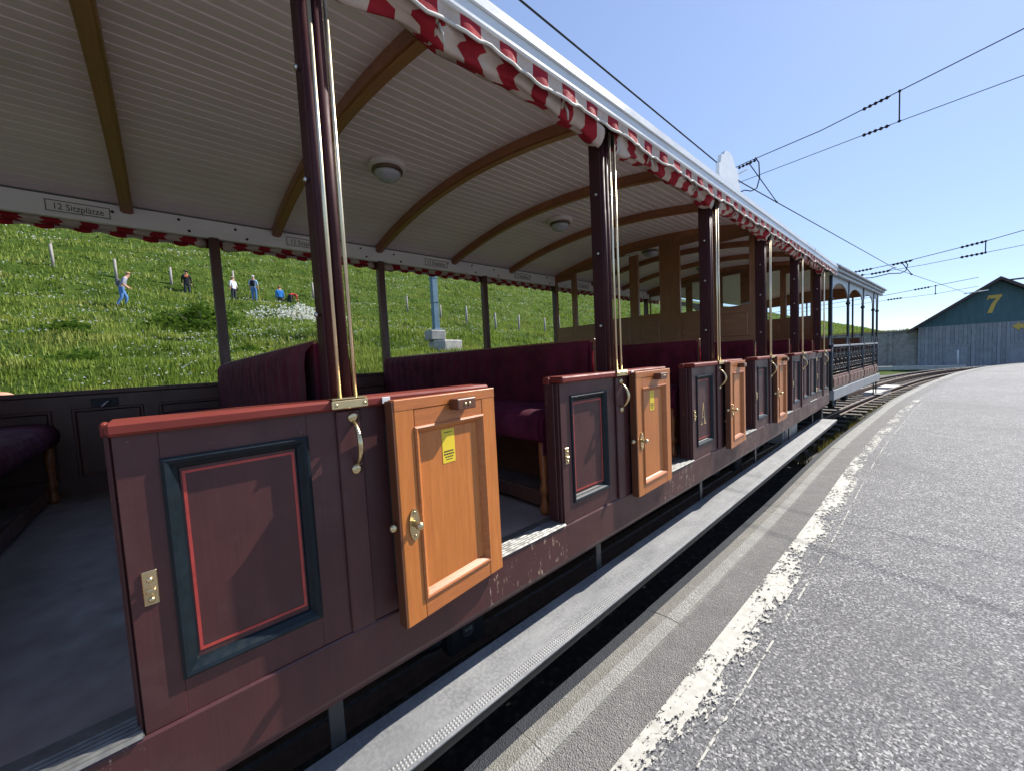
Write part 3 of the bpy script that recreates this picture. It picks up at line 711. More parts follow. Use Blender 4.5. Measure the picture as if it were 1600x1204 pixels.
lip = [MB().box(-.07, -.010, a, b_, .64, 1.33, .003).box(-.009, .012, a2, b2, .64, 1.33, .003).mesh('jamb', 'jamb_worn') for a, b_, a2, b2 in ((-.514, -.502, -.508, -.5015), (.502, .530, .5015, .512))]
cap = MB().box(-.075, .046, -.507, .535, 1.331, 1.362, .007).box(-.072, -.03, -.520, -.5075, 1.325, 1.358, .004).mesh('cap_rail', 'maroon_red')
strike = MB().box(.0205, .0235, -.478, -.452, .935, 1.015, .0012)
strike.lathe([(.007, .0235), (.006, .028), (.002, .030)], (0, -.465, .995), 'x', 10).lathe([(.007, .0235), (.006, .028), (.002, .030)], (0, -.465, .948), 'x', 10)
strike.box(.0235, .031, -.474, -.456, .962, .974, .002); strike = strike.mesh('strike_plate', 'brass')
gh = MB()
pts = [(.034+.045*math.sin(PI*t)**.8, .012, 1.292-.135*t) for t in np.linspace(0, 1, 13)]
gh.tube(pts, [.0055+.0035*math.sin(PI*t) for t in np.linspace(0, 1, 13)], 10)
for zz in (1.305, 1.145): gh.lathe([(.017, .033), (.016, .037), (.010, .041), (.004, .042)], (0, .012, zz), 'x', 14).lathe([(.005, .04), (.004, .045)], (0, .012, zz), 'x', 8)
ghm = gh.mesh('grab_handle', 'brass')
tagm = MB().box(.0465, .0505, .10, .126, 1.337, 1.357, .001).mesh('number_tag', 'sign_white')
# gilt letter A
def letterA(s_):
    q = MB()
    q.prism([(-.40, -.5), (-.30, -.5), (.06, .5), (-.02, .5)], 'x', 0, .001)
    q.prism([(.18, -.5), (.36, -.5), (.07, .5), (-.03, .5)], 'x', -.0004, .0012)
    q.prism([(-.25, -.18), (.20, -.18), (.19, -.12), (-.23, -.12)], 'x', -.0002, .0009)
    q.prism([(-.50, -.5), (-.18, -.5), (-.18, -.46), (-.50, -.46)], 'x', .0002, .0014); q.prism([(.06, -.5), (.48, -.5), (.48, -.46), (.06, -.46)], 'x', .0002, .0016)
    q.v = [(x, y*s_*.62, z*s_) for x, y, z in q.v]; return q.mesh('letter', 'gold_leaf')
lA = letterA(.17)
for k in range(-1, 6):
    sp = add('side_panel', fm_, (0, py(k), 0))
    for side in (0, 1):
        obj('field', fld[side], sp); obj('moulding', mld[side], sp)
        if not (k == 2 and side == 0) or True: obj('pinstripe', pst[side], sp)
        obj('jamb', lip[side], sp)
    obj('pilaster', pil, sp); obj('cap_rail', cap, sp); obj('strike_plate', strike, sp); obj('grab_handle', ghm, sp); obj('number_tag', tagm, sp)
    if k == 2: obj('letter', lA, sp, (.0065, -.27, .965))
# posts with brass curtain rods
pm = MB().box(-.10, -.022, -.034, .034, 1.362, 2.70, .005)
for yc in (-.017, .017):
    pm.prism([(-.022, yc-.0145)]+[(-.022+.014*math.sin(PI*t), yc-.0145*math.cos(PI*t)) for t in np.linspace(.1, .9, 7)]+[(-.022, yc+.0145)], 'z', 1.3635, 2.69, 0, True)
pmm = pm.mesh('post', 'maroon_dark')
rods = [MB().tube([(.032, yy, 1.362), (.032, yy, 2.64)], .0062, 10).mesh('curtain_rod', 'rod_brass') for yy in (-.022, .024)]
brk = MB().box(.0468, .0545, -.052, .054, 1.335, 1.360, .002).box(.005, .053, -.05, .052, 1.3625, 1.3665, .001)
for yy in (-.04, .042): brk.lathe([(.006, .0545), (.005, .058), (.001, .059)], (0, yy, 1.347), 'x', 10)
brkm = brk.mesh('rod_bracket', 'brass')
scrm = MB().lathe([(.006, 0), (.005, -.006), (.009, -.008), (.008, -.014), (.002, -.017)], (-.05, -.034, 0), 'y', 10).mesh('screw', 'screw')
cordm = MB().tube([(-.085, -.075, 1.363), (-.08, -.085, 1.42), (-.085, -.075, 1.48)], .004, 6).mesh('pull_cord', 'red_cord')
for k in range(-1, 6):
    p_ = add('post', pmm, (0, py(k), 0))
    for r_ in rods: obj('curtain_rod', r_, p_)
    obj('rod_bracket', brkm, p_)
    for zz in (1.62, 2.02, 2.34): obj('screw', scrm, p_, (0, 0, zz))
    if k > 0: obj('pull_cord', cordm, p_)

# doors, folded back against the body (inner oak face outwards)
DW = .45
def oak_door():
    q = MB(); z0, z1 = .618, 1.347
    q.box(-.034, 0, -.072, 0, z0, z1, .003); q.box(-.034, 0, -DW, -DW+.072, z0, z1, .003)
    return q.mesh('door', 'oak_door')
dm = oak_door()
dr_ = [q_.mesh('rail', 'oak_door_h') for q_ in (MB().box(-.033, -.0006, -DW+.0723, -.0723, .618, .682, .002), MB().box(-.033, -.0006, -DW+.0723, -.0723, 1.252, 1.312, .002), MB().box(-.0335, .0012, -DW+.0003, -.0003, 1.3125, 1.3485, .002))]
df = MB().box(-.03, -.014, -DW+.07, -.07, .68, 1.254).mesh('field', 'oak_door')
dmo = MB().rings(-DW+.068, -.068, .678, 1.256, [(0, -.003), (0, .0035), (.006, .007), (.012, .004), (.018, -.002), (.022, -.006), (.027, -.0145)]).mesh('moulding', 'oak_door_h')
dbk = MB().box(-.042, -.0345, -DW+.001, -.001, .62, 1.345, .001).mesh('outer_face', 'maroon')
ded = MB().box(-.041, -.001, -DW-.006, -DW-.0005, .62, 1.345, .001).mesh('edge_strip', 'oak_edge')
blk = MB().box(.0015, .048, -.232, -.146, 1.292, 1.330, .003).mesh('stop_block', 'oak_edge')
bsc = MB()
for yy in (-.198, -.178): bsc.lathe([(.006, .048), (.005, .051), (.001, .052)], (0, yy, 1.311), 'x', 10)
bsc = bsc.mesh('screw', 'brass')
kn = MB(); kp = [(.02*math.cos(a), .052*math.sin(a)) for a in np.linspace(0, 2*PI, 24, endpoint=False)]
kn.prism([(-.405+a, .945+b_) for a, b_ in kp], 'x', .001, .005)
kn.lathe([(.010, .005), (.008, .018), (.013, .024), (.013, .036), (.008, .042), (.001, .043)], (0, -.405, .947), 'x', 16)
for zz in (.985, .908): kn.lathe([(.005, .005), (.004, .008), (.001, .009)], (0, -.405, zz), 'x', 8)
kn.sphere((-.02, -DW-.018, .95), .014); kn.tube([(-.02, -DW-.004, .95), (-.02, -DW-.014, .95)], .007); kn.sphere((-.05, -DW+.03, .85), .013)
knm = kn.mesh('door_knob', 'brass')
stk = MB().box(-.0139, -.0128, -.262, -.205, 1.105, 1.225, .0003).mesh('sticker', 'sticker')
pr_ = MB()
for i, (zz, w0, hh) in enumerate(((1.213, .034, .003), (1.146, .044, .005), (1.136, .046, .005), (1.126, .036, .004), (1.117, .03, .003))):
    yy = -.2335-w0/2
    while yy < -.2335+w0/2:
        l_ = rnd.uniform(.004, .010); pr_.box(-.0128, -.0124, yy, min(yy+l_, -.2335+w0/2), zz-hh/2, zz+hh/2); yy += l_+.002
prm = pr_.mesh('small_print', 'sign_black')
hng = MB()
for zz in (.74, 1.22): hng.box(-.05, -.030, -.03, .012, zz-.03, zz+.03, .002).tube([(-.03, .006, zz-.035), (-.03, .006, zz+.035)], .008, 8)
hgm = hng.mesh('hinge', 'brass')
DOOR = {-1: (.058, 3.0), 0: (.054, 7.4), 1: (.060, 2.0), 2: (.060, 3.0), 3: (.060, 1.0)}
for k, (hx, an) in DOOR.items():
    d_ = add('door', dm, (hx, py(k)+.553, 0), R(an)); d_['label'] = 'varnished oak door folded back, inner face outwards'
    for nm, me in (('rail', dr_[0]), ('rail', dr_[1]), ('rail', dr_[2]), ('field', df), ('moulding', dmo), ('outer_face', dbk), ('edge_strip', ded), ('stop_block', blk), ('screw', bsc), ('door_knob', knm), ('hinge', hgm)): obj(nm, me, d_)
    if k in (0, 1):
        st = obj('sticker', stk, d_); obj('small_print', prm, d_)
# the last door is shut, painted face outwards
cf = [(-.170, .170, .73, 1.265)]
d_ = add('door', panel_frame(-.238, .238, .652, 1.345, cf, -.03, .018).mesh('door', 'maroon'), (0, py(4)+.742, 0)); d_['label'] = 'closed maroon door'
obj('field', MB().box(-.02, .006, -.174, .174, .726, 1.269).mesh('field', 'maroon'), d_)
obj('moulding', MB().rings(-.17, .17, .73, 1.265, [(-.002, .016), (-.002, .0225), (.005, .027), (.013, .024), (.027, .011), (.031, .005)]).mesh('moulding', 'navy'), d_)
hh = MB()
for zz in (.78, 1.24): hh.box(.0185, .03, .17, .245, zz-.03, zz+.03, .002)
obj('hinge', hh.mesh('hinge', 'brass'), d_)

# far side: wall, cap rail, posts, white beam with seat plates
fw = add('far_wall', MB().box(-3.02, -2.97, Y0, Y1-.3, .45, 1.36, .003).mesh('far_wall', 'far_wall_brown'))
fp = MB()
for a, b_ in ((-.46, -.06), (.06, .46), (.56, .93)): fp.rings(a, b_, .76, 1.26, [(-.005, -2.970), (0, -2.955), (.012, -2.955), (.022, -2.968)])
fpm = fp.mesh('wall_panel', 'post_far')
frm = MB().box(-3.035, -2.955, Y0, Y1-.3, 1.361, 1.395, .006).mesh('cap_rail', 'post_far')
L1 = R1.location
obj('cap_rail', frm, fw)
lt = MB().box(-2.969, -2.955, .66, .80, 1.27, 1.33, .002).mesh('latch_plate', 'black_iron'); lh = MB().tube([(-2.95, .755, 1.305), (-2.92, .745, 1.30), (-2.90, .71, 1.265)], .008, 6).mesh('latch_handle', 'steel')
for k in range(-2, 5):
    obj('wall_panel', fpm, fw, (0, py(k), 0)); obj('latch_plate', lt, fw, (0, py(k), 0)); obj('latch_handle', lh, fw, (0, py(k), 0))
fpo = MB().box(-3.03, -2.955, -.037, .037, 1.395, 2.64, .005).mesh('post', 'post_far')
for k in range(-2, 6): add('post', fpo, (0, py(k), 0))
wb = add('cantrail', MB().box(-2.995, -2.955, Y0, Y1+.3, 2.625, 2.775, .004).mesh('cantrail', 'beam_white'))
bol = MB()
for k in range(-2, 6):
    for dy, dz in ((-.22, .06), (-.16, -.02), (.16, .05), (.24, -.02), (-.60, .04)): bol.lathe([(.011, 0), (.010, .006), (.003, .009)], (-2.955, py(k)+dy, 2.68+dz), 'x', 8)
obj('bolt', bol.mesh('bolt', 'black_iron'), wb)['kind'] = 'stuff'
spl = MB().box(-.002, .003, -.165, .165, -.045, .045, .001).mesh('seat_plate', 'sign_white')
sbd = MB().rings(-.158, .158, -.039, .039, [(0, .0031), (0, .0038), (.005, .0038), (.005, .0031)]).mesh('plate_border', 'sign_black')
stx = text_mesh('12 Sitzplätze', .062, 'sign_black', .80, .0006)
for k in range(-2, 5):
    s_ = add('seat_plate', spl, (-2.952, py(k)-.77+.0, 2.70)); obj('plate_border', sbd, s_); obj('lettering', stx, s_, (.0036, 0, -.004))

# roof: planks, ribs, outer skin, fascias
NP = 36; Xa, Xb = -2.965, -.06
plk = []
for i in range(NP):
    a = Xa+(Xb-Xa)*i/NP; b_ = Xa+(Xb-Xa)*(i+1)/NP
    add('ceiling_plank', MB().prism([(a+.0015, zc(a)+.007), (a+.006, zc(a)), (b_-.006, zc(b_)), (b_-.0015, zc(b_)+.007), (b_-.0015, zc(b_)+.018), (a+.0015, zc(a)+.018)], 'y', Y0, Y1+.25).mesh('ceiling_plank', 'ceiling_white'))
Xr = np.linspace(-3.12, .075, 33)
skin = MB().prism([(x, zc(x)+.024) for x in Xr]+[(x, zc(x)+.055) for x in Xr[::-1]], 'y', Y0-.1, Y1+.38)
rf_ = add('roof', skin.mesh('roof', 'roof_metal'))
obj('fascia', MB().box(.03, .078, Y0-.11, Y1+.39, 2.695, 2.768, .006).box(.076, .088, Y0-.11, Y1+.39, 2.748, 2.79, .004).mesh('fascia', 'fascia_white'), rf_)
obj('fascia', MB().box(-3.125, -3.08, Y0-.11, Y1+.39, 2.695, 2.768, .006).mesh('fascia', 'fascia_white'), rf_)
add('cantrail', MB().box(-.10, -.022, Y0, Y1+.3, 2.70, 2.768, .004).mesh('cantrail', 'maroon_dark'))
rb = MB(); Xs_ = np.linspace(-2.954, -.103, 25)
rb.prism([(x, zc(x)-.062) for x in Xs_]+[(x, zc(x)-.001) for x in Xs_[::-1]], 'y', -.036, .036)
rb.prism([(x, zc(x)-.070) for x in Xs_]+[(x, zc(x)-.0625) for x in Xs_[::-1]], 'y', -.024, .024)
rbm = rb.mesh('roof_rib', 'rib_wood')
yr_ = -.12-.995*3
while yr_ < Y1+.2:
    add('roof_rib', rbm, (0, yr_, 0)); yr_ += .995
for yy in (-.62, 1.35, 3.32, 5.3, 7.2):
    l_ = add('ceiling_lamp', MB().lathe([(.135, 0), (.138, -.03), (.128, -.045), (.110, -.05)], (0, 0, 0), 'z', 28).mesh('ceiling_lamp', 'lamp_white'), (-1.55, yy, zc(-1.55)+.006))
    obj('lamp_ring', MB().lathe([(.112, -.046), (.112, -.066), (.100, -.072), (.09, -.072)], (0, 0, 0), 'z', 28).mesh('lamp_ring', 'lamp_ring'), l_)
    obj('lamp_glass', MB().lathe([(.098, -.070), (.094, -.088), (.078, -.108), (.05, -.120), (.046, -.124), (.02, -.126), (.004, -.127)], (0, 0, 0), 'z', 28).mesh('lamp_glass', 'lamp_glass'), l_)
# white board standing on the roof edge
bd = [(3.74, 2.79), (4.26, 2.79), (4.27, 3.02), (4.22, 3.06), (4.24, 3.11), (4.20, 3.16), (4.14, 3.17), (4.08, 3.235), (3.98, 3.26), (3.89, 3.235), (3.85, 3.19), (3.80, 3.18), (3.77, 3.10), (3.74, 3.09)]
add('roof_board', MB().prism(bd, 'x', -.10, -.07).mesh('roof_board', 'fascia_white'))

# striped curtain: short valance with corded scalloped hem, and the rolled curtain behind it
SP = PITCH/8
def valance(x, zt, zb, wav, y0, y1, seed, amp=.022):
    n = int((y1-y0)/(SP/12)); q = MB(); rows = 5; vs = []; hem = []
    for i in range(n+1):
        y = y0+(y1-y0)*i/n; ph = y/SP*2*PI
        bot = zb-amp*.5*math.cos(ph)+.006*math.sin(y*7+seed)
        for r_ in range(rows+1):
            t = r_/rows
            xx = x+wav*t*(.9*math.cos(ph)+.5*math.sin(ph*.37+seed)+.3*math.sin(ph*1.7))
            vs.append((xx, y, zt+(bot-zt)*t))
        hem.append(vs[-1])
    for i in range(n):
        y = y0+(y1-y0)*(i+.5)/n; mi = int(math.floor(y/(SP*.5)+.5)) % 2
        q.add([], [])
        for r_ in range(rows):
            a = i*(rows+1)+r_; q.f.append((a, a+1, a+rows+2, a+rows+1)); q.mi.append(mi); q.sm.append(True)
    q.v = vs; return q, hem
vq, hem = valance(.066, 2.712, 2.634, .011, Y0, Y1+.25, 1.3, .026)
vo_ = add('curtain_valance', vq.mesh('curtain_valance', ['cloth_red', 'cloth_white'], False))
obj('hem_cord', MB().tube([(x+.003, y, z) for x, y, z in hem[::2]], .0065, 6).mesh('hem_cord', 'cord_white'), vo_)
def roll(xc, z_c, r0, y0, y1, seed, na=22):
    rr = random.Random(seed); n = int((y1-y0)/(SP/14)); vs = []; q = MB()
    ph = [rr.uniform(0, 6.28) for _ in range(8)]
    for i in range(n+1):
        t = i/n; y = y0+(y1-y0)*t
        endd = min(t, 1-t)*(y1-y0)
        sag = .035*math.exp(-(endd/.13)**2)+.006*math.sin(y*9+ph[0])
        rs = r0*(1+.22*math.exp(-(endd/.10)**2)+.10*math.sin(y*11+ph[1])+.07*math.sin(y*27+ph[2]))
        if endd < .03: rs *= .55+.45*endd/.03
        for k in range(na):
            th = 2*PI*k/na
            r_ = rs*(1+.13*math.sin(5*th+1.5*math.sin(y*4+ph[3])+ph[4])+.09*math.sin(9*th+2*math.sin(y*6+ph[5]))+.08*math.sin(3*th+y*13+ph[6]))
            ysh = y+(.020*math.sin(2*th+ph[7])+.016*math.sin(5*th+y*3)+.010*math.sin(9*th+ph[2]))*min(1, endd/.08)
            vs.append((xc+r_*math.cos(th)*.9, ysh, z_c-sag+r_*math.sin(th)*1.12))
    for i in range(n):
        for k in range(na):
            th = 2*PI*k/na; y = y0+(y1-y0)*(i+.5)/n
            ysh = y
            q.f.append((i*na+k, i*na+(k+1) % na, (i+1)*na+(k+1) % na, (i+1)*na+k)); q.mi.append(int(math.floor(ysh/(SP*.5))) % 2); q.sm.append(True)
    q.v = vs; return q
tie = MB(); 
for k in range(-1, 5):
    c_ = add('rolled_curtain', roll(-.008, 2.665, .053, py(k)+.045, py(k+1)-.045, 20+k).mesh('rolled_curtain', ['cloth_red', 'cloth_white'], False))
    for dy in (.40, 1.08):
        yy = py(k)+dy; lp = [(-.005+.056*math.cos(a), yy+.006*math.sin(3*a), 2.672+.064*math.sin(a)) for a in np.linspace(0, 2*PI, 17)]
        obj('tie_strap', MB().tube(lp, .007, 6).tube([(.045, yy, 2.632), (.05, yy+.012, 2.60), (.047, yy+.018, 2.565)], [.007, .006, .004], 5).mesh('tie_strap', 'strap'), c_)
    lp = [(.03+.012*math.sin(a), py(k)+.045+.004*math.cos(a), 2.60-.025*(1-math.cos(a))) for a in np.linspace(0, 2*PI, 14)]
    obj('ring', MB().tube(lp, .003, 5).mesh('ring', 'cord_white'), c_)
vq, hem = valance(-3.075, 2.70, 2.570, .008, Y0, Y1+.25, 4.1, .022)
add('far_curtain_valance', vq.mesh('far_curtain_valance', ['cloth_red', 'cloth_white'], False))
for k in range(-2, 5):
    add('rolled_curtain', roll(-3.040, 2.625, .030, py(k)+.05, py(k+1)-.05, 60+k, 12).mesh('rolled_curtain', ['cloth_red', 'cloth_white'], False))

# benches
def upholstery(sg, X0, X1, z0, z1):
    q = MB(); nx, nz = 130, 12; vs = []; per = .135
    for i in range(nx+1):
        X = X0+(X1-X0)*i/nx
        for j in range(nz+1):
            t = j/nz; z = z0+(z1-z0)*t
            ch = abs(math.sin(PI*(X-X0)/per))**.6
            edge = min(1, (1-t)/.12)**.5 if t > .88 else 1
            fade = .35+.65*min(1, t/.5)
            dep = .045+(.012*ch*fade+.006*math.sin(X*5.3+2*math.sin(X*2.1))*t)*edge-.03*(1-edge)
            bt = math.exp(-(((z-(z1-.13))/.03)**2))*math.exp(-((((X-X0) % per)-per/2)/.022)**2) if False else 0
            vs.append((X, sg*(.022+dep), z))
    fs = [(i*(nz+1)+j, (i+1)*(nz+1)+j, (i+1)*(nz+1)+j+1, i*(nz+1)+j+1) for i in range(nx) for j in range(nz)]
    q.add(vs, fs, 0, True)
    q.box(X0, X1, min(sg*.012, sg*.040), max(sg*.012, sg*.040), z0, z1-.006, .004)
    return q
uph = {sg: upholstery(sg, -2.93, -.125, 1.13, 1.545).mesh('upholstery', 'velvet') for sg in (-1, 1)}
def cushion(sg):
    q = MB(); prof = []
    for t in np.linspace(0, 1, 15):
        a = PI*.5*t
    pts_ = [(.055, 1.02), (.46, 1.02), (.485, 1.04), (.495, 1.08), (.492, 1.12), (.475, 1.155), (.44, 1.178), (.34, 1.19), (.2, 1.188), (.055, 1.175)]
    q.prism([(sg*a, z) for a, z in pts_], 'x', -2.93, -.15, 0, True)
    return q.prism([(sg*(a*.96+.01), .02+z*.98) for a, z in pts_], 'x', -.1499, -.12, 0, False)
csh = {sg: cushion(sg).mesh('seat_cushion', 'velvet_seat') for sg in (-1, 1)}
def val(sg):
    pts_ = [(sg*.06, 1.03), (sg*.48, 1.03)]+[(sg*(.48-.42*t), .955+.03*abs(math.sin(PI*3*t))) for t in np.linspace(0, 1, 19)]
    return MB().prism(pts_, 'x', -.128, -.118).mesh('scalloped_trim', 'velvet_seat')
vlm = {sg: val(sg) for sg in (-1, 1)}
legp = [(.026, .633), (.030, .66), (.020, .70), (.016, .73), (.024, .75), (.027, .77), (.017, .80), (.021, .86), (.024, .93), (.022, 1.02)]
legm = MB().lathe(legp, (0, 0, 0), 'z', 14).mesh('leg', 'leg_wood')
bbk = MB().box(-2.945, -.112, -.021, .021, .634, 1.555, .006).mesh('bench', 'partition_wood_h')
stm = MB().box(-2.9, -.2, -.012, .012, .66, .74, .003).mesh('stretcher', 'far_wall_brown')
for k in range(-2, 6):
    if k == 3 or k == 5: bb = add('bench', MB().box(-2.945, -.112, -.0215, .0215, .634, 1.53, .004).mesh('bench', 'partition_wood_h'), (0, py(k), 0))
    else: bb = add('bench', bbk, (0, py(k), 0))
    for sg in (-1, 1):
        if k == 5 and sg == 1: continue
        obj('upholstery', uph[sg], bb); obj('seat_cushion', csh[sg], bb); obj('scalloped_trim', vlm[sg], bb)
        for X in (-.16, -1.5, -2.85): obj('leg', legm, bb, (X, sg*.445, 0))
        obj('stretcher', stm, bb, (0, sg*.42, 0))

# glazed partition and end wall
def partition(y, name):
    q = MB(); t0, t1 = y-.028, y+.028
    wins = [(-2.945, -2.61, 1.925), (-2.555, -2.16, 1.925), (-2.06, -1.60, 1.955), (-1.495, -1.17, 1.955), (-.93, -.56, 1.925), (-.50, -.145, 1.925)]
    edges = [-2.955]+[v_ for a, b_, _ in wins for v_ in (a, b_)]+[-.101]
    for i in range(0, len(edges), 2):
        a, b_ = edges[i], edges[i+1]; q.prism([(a, 1.532), (b_, 1.532), (b_, zc(b_)-.001), (a, zc(a)-.001)], 'y', t0, t1)
    h = []
    for a, b_, zb in wins:
        h.append(MB().box(a+.0003, b_-.0003, t0+.001, t1-.001, 1.532, zb))
        top_ = min(zc(a), zc(b_))-.115
        h.append(MB().prism([(a+.0003, top_), (b_-.0003, top_), (b_-.0003, zc(b_)-.001), (a+.0003, zc(a)-.001)], 'y', t0+.001, t1-.001))
    pa = add(name, q.mesh(name, 'partition_wood')); [obj('cross_rail', h_.mesh('cross_rail', 'partition_wood_h'), pa) for h_ in h]
    L = R1.location
    for a, b_, zb in wins:
        top_ = min(zc(a), zc(b_))-.115
        obj('pane', MB().add([(a, y, zb), (b_, y, zb), (b_, y, top_), (a, y, top_)], [(0, 1, 2, 3)]).mesh('pane', 'pane_glass', False), pa)
        fr_ = MB()
        for x0_, x1_, z0_, z1_ in ((a, a+.012, zb, top_), (b_-.012, b_, zb, top_), (a+.012, b_-.012, zb, zb+.012), (a+.012, b_-.012, top_-.012, top_)): fr_.box(x0_, x1_, t0-.004, t0+.012, z0_, z1_, .001)
        obj('pane_bead', fr_.mesh('pane_bead', 'partition_wood'), pa)
        pm_ = MB(); x0_, x1_, z0_, z1_ = a+.03, b_-.03, 1.60, zb-.07
        pm_.box(x0_, x1_, t0-.006, t0+.002, z0_, z1_, .004); obj('raised_panel', pm_.mesh('raised_panel', 'partition_wood_h'), pa)
    return pa
pt_ = partition(py(3), 'partition')
obj('enamel_plate', MB().box(-1.66, -1.45, py(3)-.034, py(3)-.0295, 2.785, 2.825, .001).mesh('enamel_plate', 'sign_white'), pt_)
pp = MB(); xx = -1.645
while xx < -1.47: pp.box(xx, xx+.008, py(3)-.0348, py(3)-.0341, 2.797, 2.813); xx += rnd.uniform(.011, .016)
obj('small_print', pp.mesh('small_print', 'sign_black'), pt_)
partition(7.93, 'end_wall')
add('end_wall_base', MB().box(-2.955, -.101, 7.90, 7.96, .634, 1.531).mesh('end_wall_base', 'far_wall_brown'))

# running board with studded nosing, hangers, underframe
fb = add('running_board', MB().box(-.098, .090, Y0, 8.25, .156, .200, .004).mesh('running_board', 'footboard_grey'))
obj('nosing', MB().box(.0905, .142, Y0, 8.255, .190, .2015, .003).mesh('nosing', 'footboard_grey'), fb)
obj('board_edge', MB().box(.0905, .136, Y0, 8.25, .152, .1895, .003).mesh('board_edge', 'black_iron'), fb)
n_ = int(10.5/.0125); base = np.array([[-.0042, -.0042, 0], [.0042, -.0042, 0], [.0042, .0042, 0], [-.0042, .0042, 0], [-.0022, -.0022, .003], [.0022, -.0022, .003], [.0022, .0022, .003], [-.0022, .0022, .003]])
bf = np.array([[4, 5, 6, 7], [0, 1, 5, 4], [1, 2, 6, 5], [2, 3, 7, 6], [3, 0, 4, 7]])
cen = np.array([(x, -2.3+i*.0125, .2014) for i in range(n_) for x in (.102, .1145, .127)])
obj('studs', rawmesh('studs', (cen[:, None, :]+base[None]).reshape(-1, 3), (np.arange(len(cen))[:, None, None]*8+bf[None]).reshape(-1, 4), ['stud_grey']), fb)['kind'] = 'stuff'
hgr = MB().box(-.114, -.100, -.024, .024, .15, .43, .002).box(-.114, -.01, -.024, .024, .142, .155, .002).mesh('hanger', 'strut_iron')
for k in range(-1, 6): add('hanger', hgr, (0, py(k)-.07, 0))
for b4 in ((-.66, -.56, Y0, Y1-.2, .14, .43), (-2.44, -2.34, Y0, Y1-.2, .14, .43), (-2.9, -.05, Y0, Y0+.12, .2, .425), (-2.9, -.05, Y1-.195, Y1-.08, .2, .425)): add('frame_beam', MB().box(*b4, .004).mesh('frame_beam', 'black_grease'))
add('brake_pipe', MB().tube([(-.42, Y0, .20), (-.42, Y1-.3, .20)], .016, 8).mesh('brake_pipe', 'black_iron'))
add('truss_rod', MB().tube([(-.50, -2.2, .40), (-.50, -.6, .06), (-.50, 6.0, .06), (-.50, 7.4, .40)], .018, 8).mesh('truss_rod', 'black_iron'))
wh = MB().lathe([(.06, -.12), (.34, -.10), (.37, -.09), (.40, -.085), (.40, -.06), (.37, -.055), (.36, .0), (.33, .01), (.31, -.02), (.13, -.03), (.12, .03), (.05, .04)], (0, 0, 0), 'x', 28).mesh('wheel', 'black_iron')
for yy in (-.4, 1.10, 5.4, 7.2):
    add('wheel', wh, (-.74, yy, .12))
    add('axle', MB().tube([(-2.3, yy, .12), (-.85, yy, .12)], .06, 10).mesh('axle', 'black_grease'))
    ax = add('axle_box', MB().box(-.55, -.46, yy-.12, yy+.12, -.10, .30, .02).mesh('axle_box', 'black_grease'))
em = add('maker_emblem', MB().lathe([(.040, 0), (.042, .006), (.036, .008), (.034, .004)], (0, 0, 0), 'x', 24).mesh('maker_emblem', 'strut_iron'), (-.459, 1.10, .02))
obj('lettering', text_mesh('RAB', .030, 'grey_box', .9, .001), em, (.0075, 0, 0))
bx_ = add('battery_box', MB().box(-.60, -.15, 6.15, 6.95, .13, .42, .01).mesh('battery_box', 'grey_box'))
obj('box_door', MB().box(-.1495, -.14, 6.2, 6.9, .16, .39, .004).mesh('box_door', 'grey_box'), bx_)

# ------------------------------------------------------------ the second carriage with the wrought iron railing
R2 = root('railway_carriage', (0.0, 8.78, -.25), 'second carriage beyond the first, with dark iron posts, arches and scrollwork railing', 'railway carriage', rz=R(-2.6))
def a2(name, me, loc=(0, 0, 0), rz=0): return obj(name, me, R2, (loc[0], loc[1], loc[2]+.25), rz)
PY2 = [0, 1.42, 2.98, 4.35, 4.95]; E2 = 5.0; W2 = -2.95
def zc2(X): return 2.80+.20*(1-((X-W2/2)/(W2/2))**2)
a2('floor', MB().box(W2+.05, -.05, .02, E2, .55, .62).mesh('floor', 'floor_mat'))
for xa, xb in ((-.04, .03), (W2, W2+.05)): a2('sole_bar', MB().box(xa, xb, -.02, E2+.06, .46, .64, .006).mesh('sole_bar', 'coach2_grey'))
Xr = np.linspace(W2-.1, .10, 25)
rf2 = a2('roof', MB().prism([(x, zc2(x)+.012) for x in Xr]+[(x, zc2(x)+.05) for x in Xr[::-1]], 'y', -.10, E2+.35).mesh('roof', 'roof_metal'))
co = MB()
for i, (xo, z0, z1) in enumerate(((.05, 2.66, 2.715), (.085, 2.717, 2.765), (.125, 2.767, 2.80))): co.box(-.02, xo, -.12+.01*i, E2+.30+.02*i, z0, z1, .006)
obj('cornice', co.mesh('cornice', 'coach2_grey'), rf2)
for i in range(18):
    a = W2+.02+(-W2-.06)*i/18; b_ = W2+.02+(-W2-.06)*(i+1)/18
    a2('ceiling_plank', MB().prism([(a+.001, zc2(a)-.01), (b_-.006, zc2(b_)-.012), (b_-.001, zc2(b_)+.004), (a+.001, zc2(a)+.004)], 'y', 0, E2+.2).mesh('ceiling_plank', 'ceiling_white'))
p2m = MB().tube([(-.02, 0, .64), (-.02, 0, 1.42)], .032, 10).tube([(-.02, 0, 1.42), (-.02, 0, 1.60), (-.02, 0, 2.3), (-.02, 0, 2.66)], [.034, .024, .022, .026], 10).lathe([(.034, 1.40), (.044, 1.43), (.03, 1.47)], (-.02, 0, 0), 'z', 12).lathe([(.026, 2.22), (.040, 2.25), (.026, 2.28)], (-.02, 0, 0), 'z', 12).mesh('post', 'coach2_blue')
brm = MB().prism([(-.09, 1.44), (.09, 1.44), (.03, 1.60), (-.03, 1.60)], 'x', -.03, -.01).mesh('post_foot', 'coach2_grey')
